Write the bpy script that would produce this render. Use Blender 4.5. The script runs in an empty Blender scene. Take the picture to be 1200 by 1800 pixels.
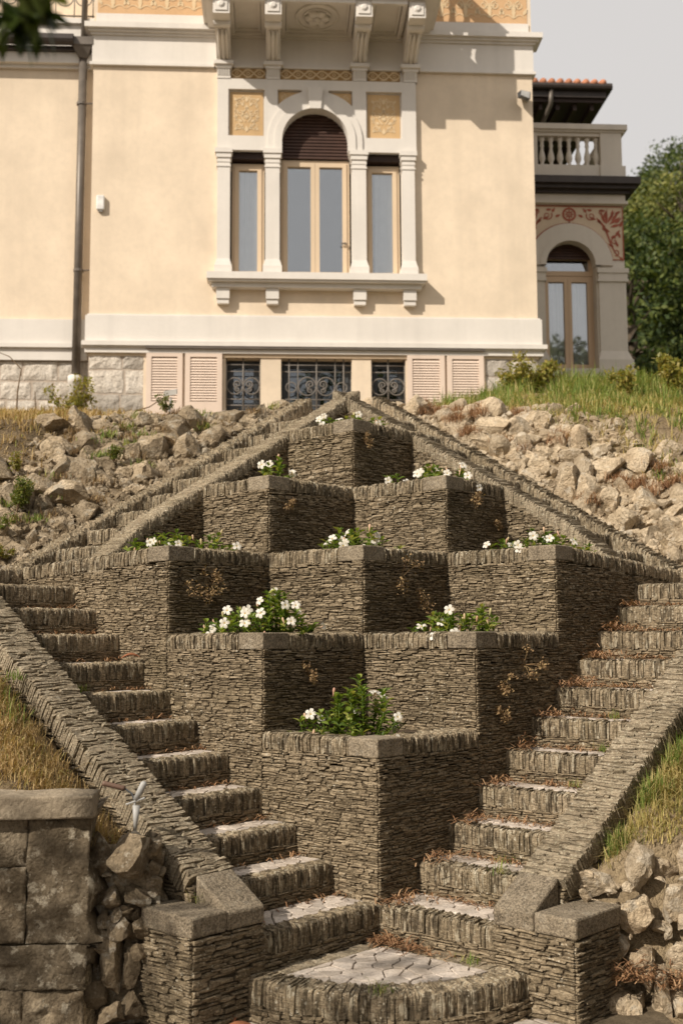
import bpy, bmesh, math, random
import numpy as np
from mathutils import Vector, Matrix, noise
from mathutils.geometry import tessellate_polygon

# ------------------------------------------------------------------ camera, world, sun, exposure
scene = bpy.context.scene
COL = scene.collection
R2 = math.sqrt(0.5)
cam_data = bpy.data.cameras.new('camera')
cam_data.sensor_fit = 'VERTICAL'
cam_data.sensor_height = 36.0
cam_data.sensor_width = 24.0
cam_data.lens = 2030.4 / 1800 * 36
cam_data.clip_start = 0.05
cam_data.clip_end = 2000
cam = bpy.data.objects.new('camera', cam_data)
COL.objects.link(cam)
CAM = Vector((-0.47315, -7.01176, 1.56926))
_yaw, _pitch, _roll = 0.03773, 0.10661, -0.0052
_f = Vector((math.sin(_yaw) * math.cos(_pitch), math.cos(_yaw) * math.cos(_pitch), math.sin(_pitch)))
_r = Vector((math.cos(_yaw), -math.sin(_yaw), 0))
_u = _r.cross(_f)
_R = _r * math.cos(_roll) + _u * math.sin(_roll)
_U = -_r * math.sin(_roll) + _u * math.cos(_roll)
cam.matrix_world = Matrix(((_R.x, _U.x, -_f.x, CAM.x), (_R.y, _U.y, -_f.y, CAM.y), (_R.z, _U.z, -_f.z, CAM.z), (0, 0, 0, 1)))
cam_data.dof.use_dof = True
cam_data.dof.focus_distance = 7.6
cam_data.dof.aperture_fstop = 2.0
scene.camera = cam

SUN_AZ, SUN_EL = math.radians(48.0), math.radians(37.0)   # to the viewer's left of the viewing axis, behind the camera
SUN_DIR = Vector((-math.sin(SUN_AZ) * math.cos(SUN_EL), -math.cos(SUN_AZ) * math.cos(SUN_EL), math.sin(SUN_EL)))
world = bpy.data.worlds.new('World')
scene.world = world
world.use_nodes = True
wn = world.node_tree
wn.nodes.clear()
wout = wn.nodes.new('ShaderNodeOutputWorld')
wbg = wn.nodes.new('ShaderNodeBackground')
sky = wn.nodes.new('ShaderNodeTexSky')
sky.sky_type = 'NISHITA'
sky.sun_disc = False
sky.sun_elevation = SUN_EL
sky.sun_rotation = math.pi + SUN_AZ
sky.air_density = 1.0
sky.dust_density = 6.0
sky.ozone_density = 0.6
# a thin even veil of pale cloud over the whole sky
veil = wn.nodes.new('ShaderNodeMix'); veil.data_type = 'RGBA'
tc = wn.nodes.new('ShaderNodeTexCoord')
vn = wn.nodes.new('ShaderNodeTexNoise'); vn.inputs['Scale'].default_value = 1.6; vn.inputs['Detail'].default_value = 4
vr = wn.nodes.new('ShaderNodeMapRange'); vr.inputs['To Min'].default_value = 0.80; vr.inputs['To Max'].default_value = 0.95
wn.links.new(tc.outputs['Generated'], vn.inputs['Vector'])
wn.links.new(vn.outputs['Fac'], vr.inputs['Value'])
wn.links.new(vr.outputs['Result'], veil.inputs[0])
wn.links.new(sky.outputs['Color'], veil.inputs[6])
veil.inputs[7].default_value = (7.6, 7.25, 6.95, 1)
wn.links.new(veil.outputs[2], wbg.inputs['Color'])
wbg.inputs['Strength'].default_value = 0.1
wn.links.new(wbg.outputs[0], wout.inputs['Surface'])

sun_data = bpy.data.lights.new('sun', 'SUN')
sun_data.energy = 4.9
sun_data.angle = math.radians(0.6)
sun_data.color = (1.0, 0.915, 0.80)
sun = bpy.data.objects.new('sun', sun_data)
COL.objects.link(sun)
sun.rotation_euler = (-SUN_DIR).to_track_quat('-Z', 'Y').to_euler()

scene.view_settings.view_transform = 'Standard'
scene.view_settings.look = 'None'
scene.view_settings.exposure = 0.0
scene.view_settings.gamma = 1.0
scene.view_settings.use_curve_mapping = False

# ------------------------------------------------------------------ helpers
rng = random.Random(7)
PINV = {}


def W(a, b, z):
    """garden frame: a runs right-back, b runs left-back, z up"""
    return Vector(((a - b) * R2, (a + b) * R2, z))


class MB:
    def __init__(self):
        self.v = []; self.f = []

    def add(self, vs, fs):
        k = len(self.v)
        self.v.extend(tuple(p) for p in vs)
        self.f.extend(tuple(i + k for i in f) for f in fs)

    def box(self, o, x, y, z):
        """box with corner o and edge vectors x, y, z"""
        o = Vector(o); x = Vector(x); y = Vector(y); z = Vector(z)
        self.hexa([o, o + x, o + x + y, o + y, o + z, o + x + z, o + x + y + z, o + y + z])

    def hexa(self, p):
        f = [(0, 3, 2, 1), (4, 5, 6, 7), (0, 1, 5, 4), (1, 2, 6, 5), (2, 3, 7, 6), (3, 0, 4, 7)]
        p = [Vector(q) for q in p]
        if (p[1] - p[0]).cross(p[3] - p[0]).dot(p[4] - p[0]) < 0:
            f = [t[::-1] for t in f]
        self.add(p, f)

    def tube(self, pts, r, n=8, cap=True):
        pts = [Vector(p) for p in pts]
        k = len(self.v)
        rr = r if isinstance(r, (list, tuple)) else [r] * len(pts)
        prev = None
        for i, p in enumerate(pts):
            d = (pts[min(i + 1, len(pts) - 1)] - pts[max(i - 1, 0)]).normalized()
            if prev is None:
                s = d.orthogonal().normalized()
            else:
                s = (prev - d * prev.dot(d))
                s = s.normalized() if s.length > 1e-6 else d.orthogonal().normalized()
            prev = s
            t = d.cross(s)
            for j in range(n):
                an = 2 * math.pi * j / n
                self.v.append(tuple(p + (s * math.cos(an) + t * math.sin(an)) * rr[i]))
        for i in range(len(pts) - 1):
            for j in range(n):
                a0 = k + i * n + j; a1 = k + i * n + (j + 1) % n
                self.f.append((a0, a1, a1 + n, a0 + n))
        if cap:
            self.f.append(tuple(k + j for j in range(n))[::-1])
            e = k + (len(pts) - 1) * n
            self.f.append(tuple(e + j for j in range(n)))

    def lathe(self, o, prof, n=12):
        k = len(self.v); o = Vector(o)
        for r, z in prof:
            for j in range(n):
                an = 2 * math.pi * j / n
                self.v.append((o.x + r * math.cos(an), o.y + r * math.sin(an), o.z + z))
        for i in range(len(prof) - 1):
            for j in range(n):
                a0 = k + i * n + j; a1 = k + i * n + (j + 1) % n
                self.f.append((a0, a1, a1 + n, a0 + n))
        self.f.append(tuple(k + j for j in range(n))[::-1])
        e = k + (len(prof) - 1) * n
        self.f.append(tuple(e + j for j in range(n)))

    def mesh(self, name, mat, smooth=False):
        me = bpy.data.meshes.new(name)
        me.from_pydata(self.v, [], self.f)
        if mat is not None:
            me.materials.append(mat)
        if smooth:
            me.polygons.foreach_set('use_smooth', [True] * len(me.polygons))
        me.update()
        return me


def set_parent(o, parent):
    if parent is not None:
        o.parent = parent
        o.matrix_parent_inverse = PINV[parent.name]


def tag(o, label=None, cat=None, group=None, kind=None):
    if label: o['label'] = label
    if cat: o['category'] = cat
    if group: o['group'] = group
    if kind: o['kind'] = kind
    return o


def thing(name, loc, label, cat, group=None):
    o = bpy.data.objects.new(name, None)
    o.empty_display_size = 0.1
    COL.objects.link(o)
    o.location = loc
    PINV[o.name] = Matrix.Translation(-Vector(loc))
    return tag(o, label, cat, group)


def put(name, mb, mat, parent=None, kind=None, smooth=False, label=None):
    """world-coordinate mesh linked as one object"""
    me = mb if isinstance(mb, bpy.types.Mesh) else mb.mesh(name, mat, smooth)
    o = bpy.data.objects.new(name, me)
    COL.objects.link(o)
    set_parent(o, parent)
    PINV[o.name] = Matrix.Identity(4)
    if kind: o['kind'] = kind
    if label: o['label'] = label
    return o


def inst(name, me, M, parent=None, label=None):
    """a copy of a shared mesh at matrix M (world)"""
    o = bpy.data.objects.new(name, me)
    COL.objects.link(o)
    set_parent(o, parent)
    o.matrix_basis = M
    PINV[o.name] = M.inverted()
    if label: o['label'] = label
    return o


def frame_matrix(o, x, y, z):
    return Matrix(((x[0], y[0], z[0], o[0]), (x[1], y[1], z[1], o[1]), (x[2], y[2], z[2], o[2]), (0, 0, 0, 1)))


# ------------------------------------------------------------------ materials
class NT:
    def __init__(self, name):
        self.m = bpy.data.materials.new(name)
        self.m.use_nodes = True
        self.t = self.m.node_tree
        self.t.nodes.clear()
        self.out = self.n('ShaderNodeOutputMaterial')
        self.b = self.n('ShaderNodeBsdfPrincipled')
        self.t.links.new(self.b.outputs[0], self.out.inputs[0])

    def n(self, k, **kw):
        nd = self.t.nodes.new(k)
        for a, v in kw.items():
            setattr(nd, a, v)
        return nd

    def l(self, a, b):
        self.t.links.new(a, b)

    def pos(self, sx=1, sy=1, sz=1, obj=False):
        if obj:
            src = self.n('ShaderNodeTexCoord').outputs['Object']
        else:
            src = self.n('ShaderNodeNewGeometry').outputs['Position']
        mp = self.n('ShaderNodeMapping')
        mp.inputs['Scale'].default_value = (sx, sy, sz)
        self.l(src, mp.inputs['Vector'])
        return mp.outputs[0]

    def noise(self, vec, scale, detail=4, rough=0.55, dist=0.0):
        nd = self.n('ShaderNodeTexNoise')
        nd.inputs['Scale'].default_value = scale
        nd.inputs['Detail'].default_value = detail
        nd.inputs['Roughness'].default_value = rough
        nd.inputs['Distortion'].default_value = dist
        self.l(vec, nd.inputs['Vector'])
        return nd.outputs['Fac']

    def voro(self, vec, scale, feature='F1', rnd=1.0):
        nd = self.n('ShaderNodeTexVoronoi', feature=feature)
        nd.inputs['Scale'].default_value = scale
        nd.inputs['Randomness'].default_value = rnd
        self.l(vec, nd.inputs['Vector'])
        return nd

    def ramp(self, fac, stops, interp='LINEAR'):
        nd = self.n('ShaderNodeValToRGB')
        cr = nd.color_ramp
        cr.interpolation = interp
        while len(cr.elements) > 1:
            cr.elements.remove(cr.elements[-1])
        for i, (p, c) in enumerate(stops):
            e = cr.elements[0] if i == 0 else cr.elements.new(p)
            e.position = p
            e.color = (c, c, c, 1) if isinstance(c, (int, float)) else (*c, 1)
        self.l(fac, nd.inputs['Fac'])
        return nd.outputs['Color']

    def mix(self, fac, a, b, mode='MIX'):
        nd = self.n('ShaderNodeMix', data_type='RGBA', blend_type=mode)
        for i, s in ((0, fac), (6, a), (7, b)):
            if isinstance(s, (int, float)):
                nd.inputs[i].default_value = s if i == 0 else (s, s, s, 1)
            elif isinstance(s, tuple):
                nd.inputs[i].default_value = (*s, 1)
            else:
                self.l(s, nd.inputs[i])
        return nd.outputs[2]

    def math(self, op, a, b=0.0):
        nd = self.n('ShaderNodeMath', operation=op)
        for i, s in ((0, a), (1, b)):
            if isinstance(s, (int, float)):
                nd.inputs[i].default_value = s
            else:
                self.l(s, nd.inputs[i])
        return nd.outputs[0]

    def rnd(self):
        """a random number per piece: joined pieces by island, separate ones by object"""
        a = self.n('ShaderNodeNewGeometry').outputs['Random Per Island']
        b = self.n('ShaderNodeObjectInfo').outputs['Random']
        return self.math('FRACT', self.math('ADD', a, self.math('MULTIPLY', b, 7.31)))

    def bump(self, h, strength=0.5, dist=0.01):
        nd = self.n('ShaderNodeBump')
        nd.inputs['Strength'].default_value = strength
        nd.inputs['Distance'].default_value = dist
        self.l(h, nd.inputs['Height'])
        self.l(nd.outputs[0], self.b.inputs['Normal'])

    def done(self, col, rough=0.85, spec=0.3):
        if isinstance(col, tuple):
            self.b.inputs['Base Color'].default_value = (*col, 1)
        else:
            self.l(col, self.b.inputs['Base Color'])
        if isinstance(rough, (int, float)):
            self.b.inputs['Roughness'].default_value = rough
        else:
            self.l(rough, self.b.inputs['Roughness'])
        self.b.inputs['Specular IOR Level'].default_value = spec
        return self.m


def mat_slate(name, dark, mid, pale, lichen=0.5, moss=0.25, streak=False):
    k = NT(name)
    p = k.pos()
    base = k.ramp(k.rnd(), [(0.0, dark), (0.5, mid), (1.0, pale)])
    n1 = k.noise(p, 4.0, 5)
    base = k.mix(k.ramp(n1, [(0.35, 0.0), (0.7, 0.6)]), base, tuple(c * 0.7 for c in mid))
    big = k.noise(p, 1.1, 4, 0.6)
    base = k.mix(k.ramp(big, [(0.50, 0.0), (0.68, 0.45)]), base, tuple(c * 0.5 for c in dark))
    base = k.mix(k.ramp(k.noise(p, 1.7, 3), [(0.56, 0.0), (0.70, 0.35)]), base, tuple(min(.6, c * 1.25) for c in pale))
    # fine layered mottling
    lay = k.noise(k.pos(24, 24, 120), 1.0, 5, 0.7)
    base = k.mix(k.ramp(lay, [(0.38, 0.75), (0.54, 0.0)]), base, tuple(c * 0.30 for c in mid))
    n2 = k.noise(p, 52.0, 4, 0.6)
    base = k.mix(k.ramp(n2, [(0.52, 0.0), (0.66, 0.65)]), base, tuple(c * 0.33 for c in mid))
    base = k.mix(k.ramp(k.noise(p, 70.0, 3, 0.6), [(0.55, 0.0), (0.68, 0.5)]), base, tuple(min(0.6, c * 1.45) for c in pale))
    if streak:                                   # black weather runs and pale lichen runs down the edges
        ps = k.pos(26, 26, 5.5)
        base = k.mix(k.ramp(k.noise(ps, 1.0, 4, 0.6), [(0.50, 0.0), (0.58, 0.72)]), base, (0.045, 0.035, 0.023))
        base = k.mix(k.ramp(k.noise(k.pos(34, 34, 9), 1.0, 3), [(0.58, 0.0), (0.64, 0.75)]), base, (0.47, 0.41, 0.30))
    base = k.mix(k.ramp(k.noise(p, 2.3, 3), [(0.52, 0.0), (0.72, moss)]), base, (0.12, 0.10, 0.035))
    for sc, thr in ((24, 0.60), (46, 0.55)):
        v = k.voro(p, sc)
        spot = k.ramp(v.outputs['Distance'], [(0.16, 1.0), (0.30, 0.0)])
        sel = k.ramp(v.outputs['Color'], [(thr, 0.0), (thr + 0.04, 1.0)])
        reg = k.ramp(k.noise(p, 2.7, 3, 0.6), [(0.44, 0.0), (0.58, 1.0)])
        rag = k.ramp(k.noise(p, 120, 2), [(0.40, 0.1), (0.55, 1.0)])
        m = k.math('MULTIPLY', k.math('MULTIPLY', spot, sel), k.math('MULTIPLY', reg, rag))
        base = k.mix(k.math('MULTIPLY', m, lichen), base, (0.60, 0.54, 0.42))
    h = k.math('ADD', k.math('MULTIPLY', lay, 1.2), k.math('MULTIPLY', n2, 0.8))
    k.bump(h, 1.0, 0.010)
    return k.done(base, 0.9, 0.15)


def mat_stone(name, c0, c1, c2, scale=6.0, bump=0.6, bd=0.02, lichen=None, speck=0.0):
    k = NT(name)
    p = k.pos()
    n1 = k.noise(p, scale, 6, 0.62)
    base = k.ramp(n1, [(0.28, c0), (0.5, c1), (0.72, c2)])
    rv = k.math('ADD', 0.72, k.math('MULTIPLY', k.rnd(), 0.5))
    base = k.mix(1.0, base, rv, 'MULTIPLY')
    n2 = k.noise(p, scale * 9, 4)
    base = k.mix(k.ramp(n2, [(0.42, 0.0), (0.7, 0.55)]), base, tuple(c * 0.6 for c in c0))
    if lichen:
        reg = k.ramp(k.noise(p, scale * 1.7, 5, 0.7), [(0.55, 0.0), (0.62, 0.85)])
        base = k.mix(reg, base, lichen)
    if lichen:
        base = k.mix(k.ramp(k.voro(p, scale * 2.2, 'DISTANCE_TO_EDGE').outputs['Distance'], [(0.0, 0.30), (0.04, 0.0)]), base, tuple(x * 0.5 for x in c0))
    if speck:
        vv = k.voro(p, 130)
        sp = k.ramp(vv.outputs['Color'], [(0.25, tuple(c * 0.25 for c in c1)), (0.5, c1), (0.85, tuple(min(0.8, c * 1.7) for c in c1))])
        base = k.mix(speck, base, sp)
    h = k.math('ADD', k.noise(p, scale * 3, 7, 0.68), k.math('MULTIPLY', n2, 0.5))
    k.bump(h, bump, bd)
    return k.done(base, 0.9, 0.2)


M = {}
M['slate'] = mat_slate('slate', (0.185, 0.142, 0.088), (0.295, 0.228, 0.146), (0.42, 0.333, 0.222), 1.0, 0.12)
M['coping'] = mat_slate('coping_slate', (0.215, 0.166, 0.105), (0.325, 0.253, 0.163), (0.44, 0.352, 0.24), 1.0, 0.10, True)
M['topslate'] = mat_slate('parapet_slate', (0.26, 0.205, 0.135), (0.36, 0.288, 0.197), (0.46, 0.38, 0.27), 0.8, 0.08)
M['mortar'] = mat_stone('mortar', (0.07, 0.053, 0.034), (0.115, 0.088, 0.056), (0.16, 0.125, 0.082), 9)
M['granite'] = mat_stone('granite', (0.14, 0.112, 0.076), (0.26, 0.21, 0.147), (0.38, 0.315, 0.225), 7, 1.0, 0.02, (0.36, 0.31, 0.235), 0.45)
M['flag'] = mat_stone('flagstone', (0.38, 0.315, 0.25), (0.54, 0.465, 0.39), (0.65, 0.57, 0.49), 7, 0.5, 0.008)
M['rock_l'] = mat_stone('rubble_stone', (0.19, 0.138, 0.082), (0.41, 0.32, 0.21), (0.60, 0.49, 0.35), 4.5, 1.0, 0.05, (0.42, 0.365, 0.28))
M['rock_r'] = mat_stone('pale_rubble_stone', (0.36, 0.265, 0.165), (0.57, 0.455, 0.31), (0.70, 0.585, 0.43), 4.5, 1.0, 0.05, (0.58, 0.50, 0.385))
M['rock_d'] = mat_stone('mossy_stone', (0.13, 0.095, 0.058), (0.27, 0.207, 0.132), (0.42, 0.335, 0.225), 5, 1.0, 0.03, (0.44, 0.385, 0.30))
M['old_wall'] = mat_stone('old_wall_stone', (0.12, 0.09, 0.056), (0.25, 0.195, 0.128), (0.40, 0.325, 0.225), 6, 1.0, 0.03, (0.48, 0.415, 0.31))
M['cap'] = mat_stone('pale_cap_stone', (0.24, 0.19, 0.13), (0.40, 0.325, 0.23), (0.52, 0.435, 0.32), 5, 0.8, 0.02)
M['soil'] = mat_stone('soil', (0.05, 0.035, 0.022), (0.10, 0.07, 0.045), (0.16, 0.115, 0.075), 12, 0.9, 0.02)
M['ashlar'] = mat_stone('ashlar_stone', (0.45, 0.39, 0.32), (0.60, 0.54, 0.46), (0.68, 0.62, 0.54), 4, 0.9, 0.03)
M['ashlar_joint'] = mat_stone('ashlar_mortar', (0.42, 0.34, 0.27), (0.50, 0.42, 0.34), (0.55, 0.47, 0.38), 8, 0.3, 0.01)


def mat_plaster(name, c, amt=0.10, rough=0.9):
    k = NT(name)
    p = k.pos()
    n1 = k.noise(p, 1.3, 6, 0.65)
    n2 = k.noise(p, 14, 5)
    base = k.mix(k.ramp(n1, [(0.3, 0.0), (0.7, 1.0)]), tuple(x * (1 - amt) for x in c), tuple(min(0.86, x * (1 + amt * 0.8)) for x in c))
    base = k.mix(k.ramp(n2, [(0.45, 0.0), (0.8, 0.25)]), base, tuple(x * (1 - amt * 2) for x in c))
    st = k.noise(k.pos(3.5, 3.5, 0.25), 1.0, 4)
    base = k.mix(k.ramp(st, [(0.50, 0.0), (0.75, 0.32)]), base, tuple(x * 0.72 for x in c))
    k.bump(n2, 0.15, 0.004)
    return k.done(base, rough, 0.2)


M['cream'] = mat_plaster('cream_plaster', (0.735, 0.61, 0.462), 0.12)
M['trim'] = mat_plaster('pale_stone_trim', (0.70, 0.655, 0.595), 0.06)
M['wingstone'] = mat_plaster('grey_stone_trim', (0.60, 0.545, 0.47), 0.08)
M['ochre'] = mat_plaster('ochre_fresco', (0.57, 0.385, 0.20), 0.16)
M['ochre2'] = mat_plaster('tan_fresco', (0.62, 0.40, 0.22), 0.12)
M['ochre_line'] = mat_plaster('fresco_line', (0.69, 0.53, 0.33), 0.12)
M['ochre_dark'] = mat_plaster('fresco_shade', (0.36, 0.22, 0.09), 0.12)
M['redbase'] = mat_plaster('buff_fresco', (0.60, 0.48, 0.35), 0.1)
M['red'] = mat_plaster('red_fresco', (0.36, 0.115, 0.075), 0.12)
M['frame'] = mat_plaster('beige_window_paint', (0.64, 0.50, 0.35), 0.04, 0.5)
M['frame2'] = mat_plaster('brown_window_paint', (0.58, 0.42, 0.28), 0.04, 0.5)
M['shutter'] = mat_plaster('pink_shutter_paint', (0.71, 0.575, 0.47), 0.04, 0.6)


def mat_simple(name, c, rough=0.6, metal=0.0, spec=0.4, var=0.15):
    k = NT(name)
    n1 = k.noise(k.pos(), 9, 5)
    base = k.mix(k.ramp(n1, [(0.35, 0.0), (0.7, 1.0)]), tuple(x * (1 - var) for x in c), tuple(min(0.9, x * (1 + var)) for x in c))
    k.b.inputs['Metallic'].default_value = metal
    return k.done(base, rough, spec)


M['darkwood'] = mat_simple('dark_brown_wood', (0.035, 0.018, 0.012), 0.6)
M['roller'] = mat_simple('brown_roller_slat', (0.055, 0.026, 0.017), 0.5)
M['gutter'] = mat_simple('dark_brown_metal', (0.045, 0.034, 0.028), 0.5)
M['pipe'] = mat_simple('grey_brown_metal', (0.145, 0.122, 0.10), 0.45, 0.2)
M['iron'] = mat_simple('wrought_iron', (0.17, 0.15, 0.13), 0.6)
M['white'] = mat_simple('white_plastic', (0.72, 0.70, 0.66), 0.5)
M['greyplastic'] = mat_simple('grey_plastic', (0.38, 0.37, 0.35), 0.5)
M['blackmetal'] = mat_simple('black_metal', (0.05, 0.055, 0.06), 0.45)
M['cable'] = mat_simple('brown_cable', (0.13, 0.075, 0.05), 0.6)
M['rooftile'] = mat_simple('terracotta', (0.47, 0.20, 0.11), 0.8, 0, 0.2, 0.3)
M['room'] = mat_simple('dim_room', (0.10, 0.10, 0.10), 0.9)
M['curtain'] = mat_simple('curtain_cloth', (0.80, 0.78, 0.74), 0.9, 0, 0.1, 0.06)
M['twig'] = mat_simple('twig_bark', (0.20, 0.14, 0.085), 0.9)
M['bark'] = mat_simple('bark', (0.10, 0.075, 0.05), 0.9)


def mat_glass(name, tint, refl):
    k = NT(name)
    tr = k.n('ShaderNodeBsdfTransparent'); tr.inputs[0].default_value = (*tint, 1)
    gl = k.n('ShaderNodeBsdfGlossy'); gl.inputs['Roughness'].default_value = 0.02
    gl.inputs[0].default_value = (0.92, 0.96, 1.0, 1)
    lw = k.n('ShaderNodeLayerWeight'); lw.inputs['Blend'].default_value = 0.35
    fac = k.math('ADD', refl, k.math('MULTIPLY', lw.outputs['Fresnel'], 0.6))
    mx = k.n('ShaderNodeMixShader')
    k.l(fac, mx.inputs[0]); k.l(tr.outputs[0], mx.inputs[1]); k.l(gl.outputs[0], mx.inputs[2])
    k.l(mx.outputs[0], k.out.inputs[0])
    return k.m


M['glass'] = mat_glass('window_glass', (0.92, 0.93, 0.93), 0.25)
M['glass_dark'] = mat_glass('basement_glass', (0.6, 0.65, 0.7), 0.12)


def mat_leaf(name, stops, trans=0.35, rough=0.45):
    k = NT(name)
    col = k.ramp(k.rnd(), stops)
    k.l(col, k.b.inputs['Base Color'])
    k.b.inputs['Roughness'].default_value = rough
    k.b.inputs['Specular IOR Level'].default_value = 0.35
    tl = k.n('ShaderNodeBsdfTranslucent')
    k.l(k.mix(1.0, col, (1.3, 1.25, 0.6), 'MULTIPLY'), tl.inputs[0])
    mx = k.n('ShaderNodeMixShader'); mx.inputs[0].default_value = trans
    k.l(k.b.outputs[0], mx.inputs[1]); k.l(tl.outputs[0], mx.inputs[2])
    k.l(mx.outputs[0], k.out.inputs[0])
    return k.m


M['leaf'] = mat_leaf('glossy_green_leaf', [(0, (0.06, 0.10, 0.014)), (0.4, (0.13, 0.20, 0.03)), (0.8, (0.24, 0.31, 0.055)), (1, (0.38, 0.36, 0.10))])
M['shrub'] = mat_leaf('shrub_leaf', [(0, (0.06, 0.085, 0.015)), (0.5, (0.13, 0.16, 0.03)), (1, (0.24, 0.23, 0.05))])
M['yellowshrub'] = mat_leaf('yellow_shrub_leaf', [(0, (0.12, 0.14, 0.02)), (0.5, (0.26, 0.24, 0.05)), (1, (0.38, 0.30, 0.08))])
M['tree'] = mat_leaf('tree_leaf', [(0, (0.018, 0.034, 0.008)), (0.5, (0.05, 0.078, 0.014)), (1, (0.13, 0.15, 0.03))], 0.25, 0.6)
M['tree_pale'] = mat_leaf('pale_tree_leaf', [(0, (0.05, 0.065, 0.014)), (0.5, (0.125, 0.145, 0.03)), (1, (0.24, 0.23, 0.06))], 0.25, 0.6)
M['nearleaf'] = mat_leaf('dark_tree_leaf', [(0, (0.02, 0.035, 0.008)), (0.6, (0.04, 0.065, 0.012)), (1, (0.10, 0.12, 0.02))], 0.3, 0.4)
M['drygrass'] = mat_leaf('dry_grass', [(0, (0.28, 0.18, 0.08)), (0.5, (0.48, 0.34, 0.16)), (0.85, (0.60, 0.46, 0.24)), (1, (0.30, 0.30, 0.08))], 0.25, 0.8)
M['mixgrass'] = mat_leaf('straw_green_grass', [(0, (0.20, 0.20, 0.05)), (0.3, (0.40, 0.32, 0.12)), (0.8, (0.58, 0.46, 0.20)), (1, (0.20, 0.24, 0.05))], 0.25, 0.8)
M['greengrass'] = mat_leaf('green_grass', [(0, (0.09, 0.14, 0.025)), (0.5, (0.20, 0.27, 0.055)), (0.8, (0.34, 0.34, 0.11)), (1, (0.50, 0.41, 0.19))], 0.3, 0.7)
M['needle'] = mat_leaf('rust_brown_needle', [(0, (0.20, 0.10, 0.05)), (0.5, (0.33, 0.18, 0.09)), (1, (0.46, 0.29, 0.16))], 0.15, 0.8)
M['dryweed'] = mat_leaf('dry_weed', [(0, (0.16, 0.10, 0.05)), (0.6, (0.28, 0.18, 0.09)), (1, (0.38, 0.27, 0.13))], 0.2, 0.9)
M['petal'] = mat_leaf('white_petal', [(0, (0.66, 0.61, 0.52)), (1, (0.80, 0.76, 0.69))], 0.25, 0.6)
M['bud'] = mat_leaf('pink_bud', [(0, (0.62, 0.36, 0.26)), (0.5, (0.68, 0.48, 0.32)), (1, (0.60, 0.55, 0.28))], 0.2, 0.6)
M['throat'] = mat_simple('yellow_throat', (0.6, 0.42, 0.06), 0.7)
M['rustleaf'] = mat_simple('rust_brown_leaf', (0.33, 0.13, 0.06), 0.7)


def mat_ground(name, stops, s=3.0):
    k = NT(name)
    p = k.pos()
    col = k.ramp(k.noise(p, s, 7, 0.65), stops)
    n2 = k.noise(p, 45, 4)
    col = k.mix(k.ramp(n2, [(0.4, 0.0), (0.7, 0.45)]), col, tuple(c * 0.5 for c in stops[0][1]))
    k.bump(k.math('ADD', k.noise(p, 18, 6), n2), 0.8, 0.03)
    return k.done(col, 0.95, 0.1)


M['bank'] = mat_ground('dry_bank_earth', [(0.3, (0.15, 0.105, 0.06)), (0.5, (0.27, 0.195, 0.115)), (0.7, (0.36, 0.27, 0.155))])
_k = NT('bank_earth')
_p = _k.pos()
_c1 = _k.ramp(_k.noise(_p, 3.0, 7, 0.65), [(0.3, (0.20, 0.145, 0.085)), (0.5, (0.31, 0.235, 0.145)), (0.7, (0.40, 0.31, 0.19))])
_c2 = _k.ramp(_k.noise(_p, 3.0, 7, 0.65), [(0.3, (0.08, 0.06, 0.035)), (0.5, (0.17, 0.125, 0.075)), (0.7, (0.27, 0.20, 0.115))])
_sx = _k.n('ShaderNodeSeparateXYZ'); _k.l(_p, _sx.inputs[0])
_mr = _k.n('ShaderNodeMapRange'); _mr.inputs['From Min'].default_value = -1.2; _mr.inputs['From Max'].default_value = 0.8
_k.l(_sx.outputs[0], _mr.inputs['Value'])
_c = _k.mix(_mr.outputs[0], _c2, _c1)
_n2 = _k.noise(_p, 45, 4)
_c = _k.mix(_k.ramp(_n2, [(0.4, 0.0), (0.7, 0.45)]), _c, (0.09, 0.065, 0.04))
_k.bump(_k.math('ADD', _k.noise(_p, 18, 6), _n2), 0.9, 0.04)
M['bank'] = _k.done(_c, 0.95, 0.1)
M['hill'] = mat_ground('green_hillside', [(0.3, (0.035, 0.05, 0.015)), (0.5, (0.07, 0.09, 0.025)), (0.7, (0.12, 0.125, 0.04))], 0.4)
M['gravel'] = mat_ground('grey_gravel_ground', [(0.3, (0.14, 0.115, 0.085)), (0.5, (0.22, 0.185, 0.14)), (0.7, (0.29, 0.25, 0.195))], 2.0)

# ------------------------------------------------------------------ slate pieces
def unit_slab(seed, wob=0.06):
    """an upright slab: x is its thickness, y its depth (front at -y), z its height; fits the unit cube"""
    r = random.Random(seed)
    prof = [(0.5, -0.5), (-0.5 + r.uniform(0, 0.03), -0.5), (-0.5, r.uniform(-0.1, 0.1)), (-0.5 + r.uniform(0.0, 0.03), 0.5 - r.uniform(0.10, 0.2)),
            (-0.5 + r.uniform(0.08, 0.16), 0.5 - r.uniform(0, 0.06)), (0.0, 0.5 + r.uniform(-0.05, 0.03)), (0.5, 0.5)]
    n = len(prof)
    m = MB()
    vs = []
    for x in (-0.5, 0.5):
        for y, z in prof:
            vs.append((x + r.uniform(-0.12, 0.12), y + r.uniform(-wob, wob) * 0.4, z + r.uniform(-wob, wob)))
    fs = [tuple(range(n))[::-1], tuple(range(n, 2 * n))]
    for i in range(n):
        j = (i + 1) % n
        fs.append((i, j, n + j, n + i))
    m.add(vs, fs)
    return m


SLABS = [unit_slab(100 + i) for i in range(12)]
for _m in SLABS:                                   # faces point outward
    _b = bmesh.new(); _me = _m.mesh('tmp', None); _b.from_mesh(_me)
    bmesh.ops.recalc_face_normals(_b, faces=_b.faces[:])
    _m.f = [tuple(v.index for v in f.verts) for f in _b.faces]
    _b.free(); bpy.data.meshes.remove(_me)
SLAB_ME = {}


def slab_mesh(i, mat):
    key = (i, mat.name)
    if key not in SLAB_ME:
        SLAB_ME[key] = SLABS[i].mesh('slate_slab', mat)
    return SLAB_ME[key]


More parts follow.
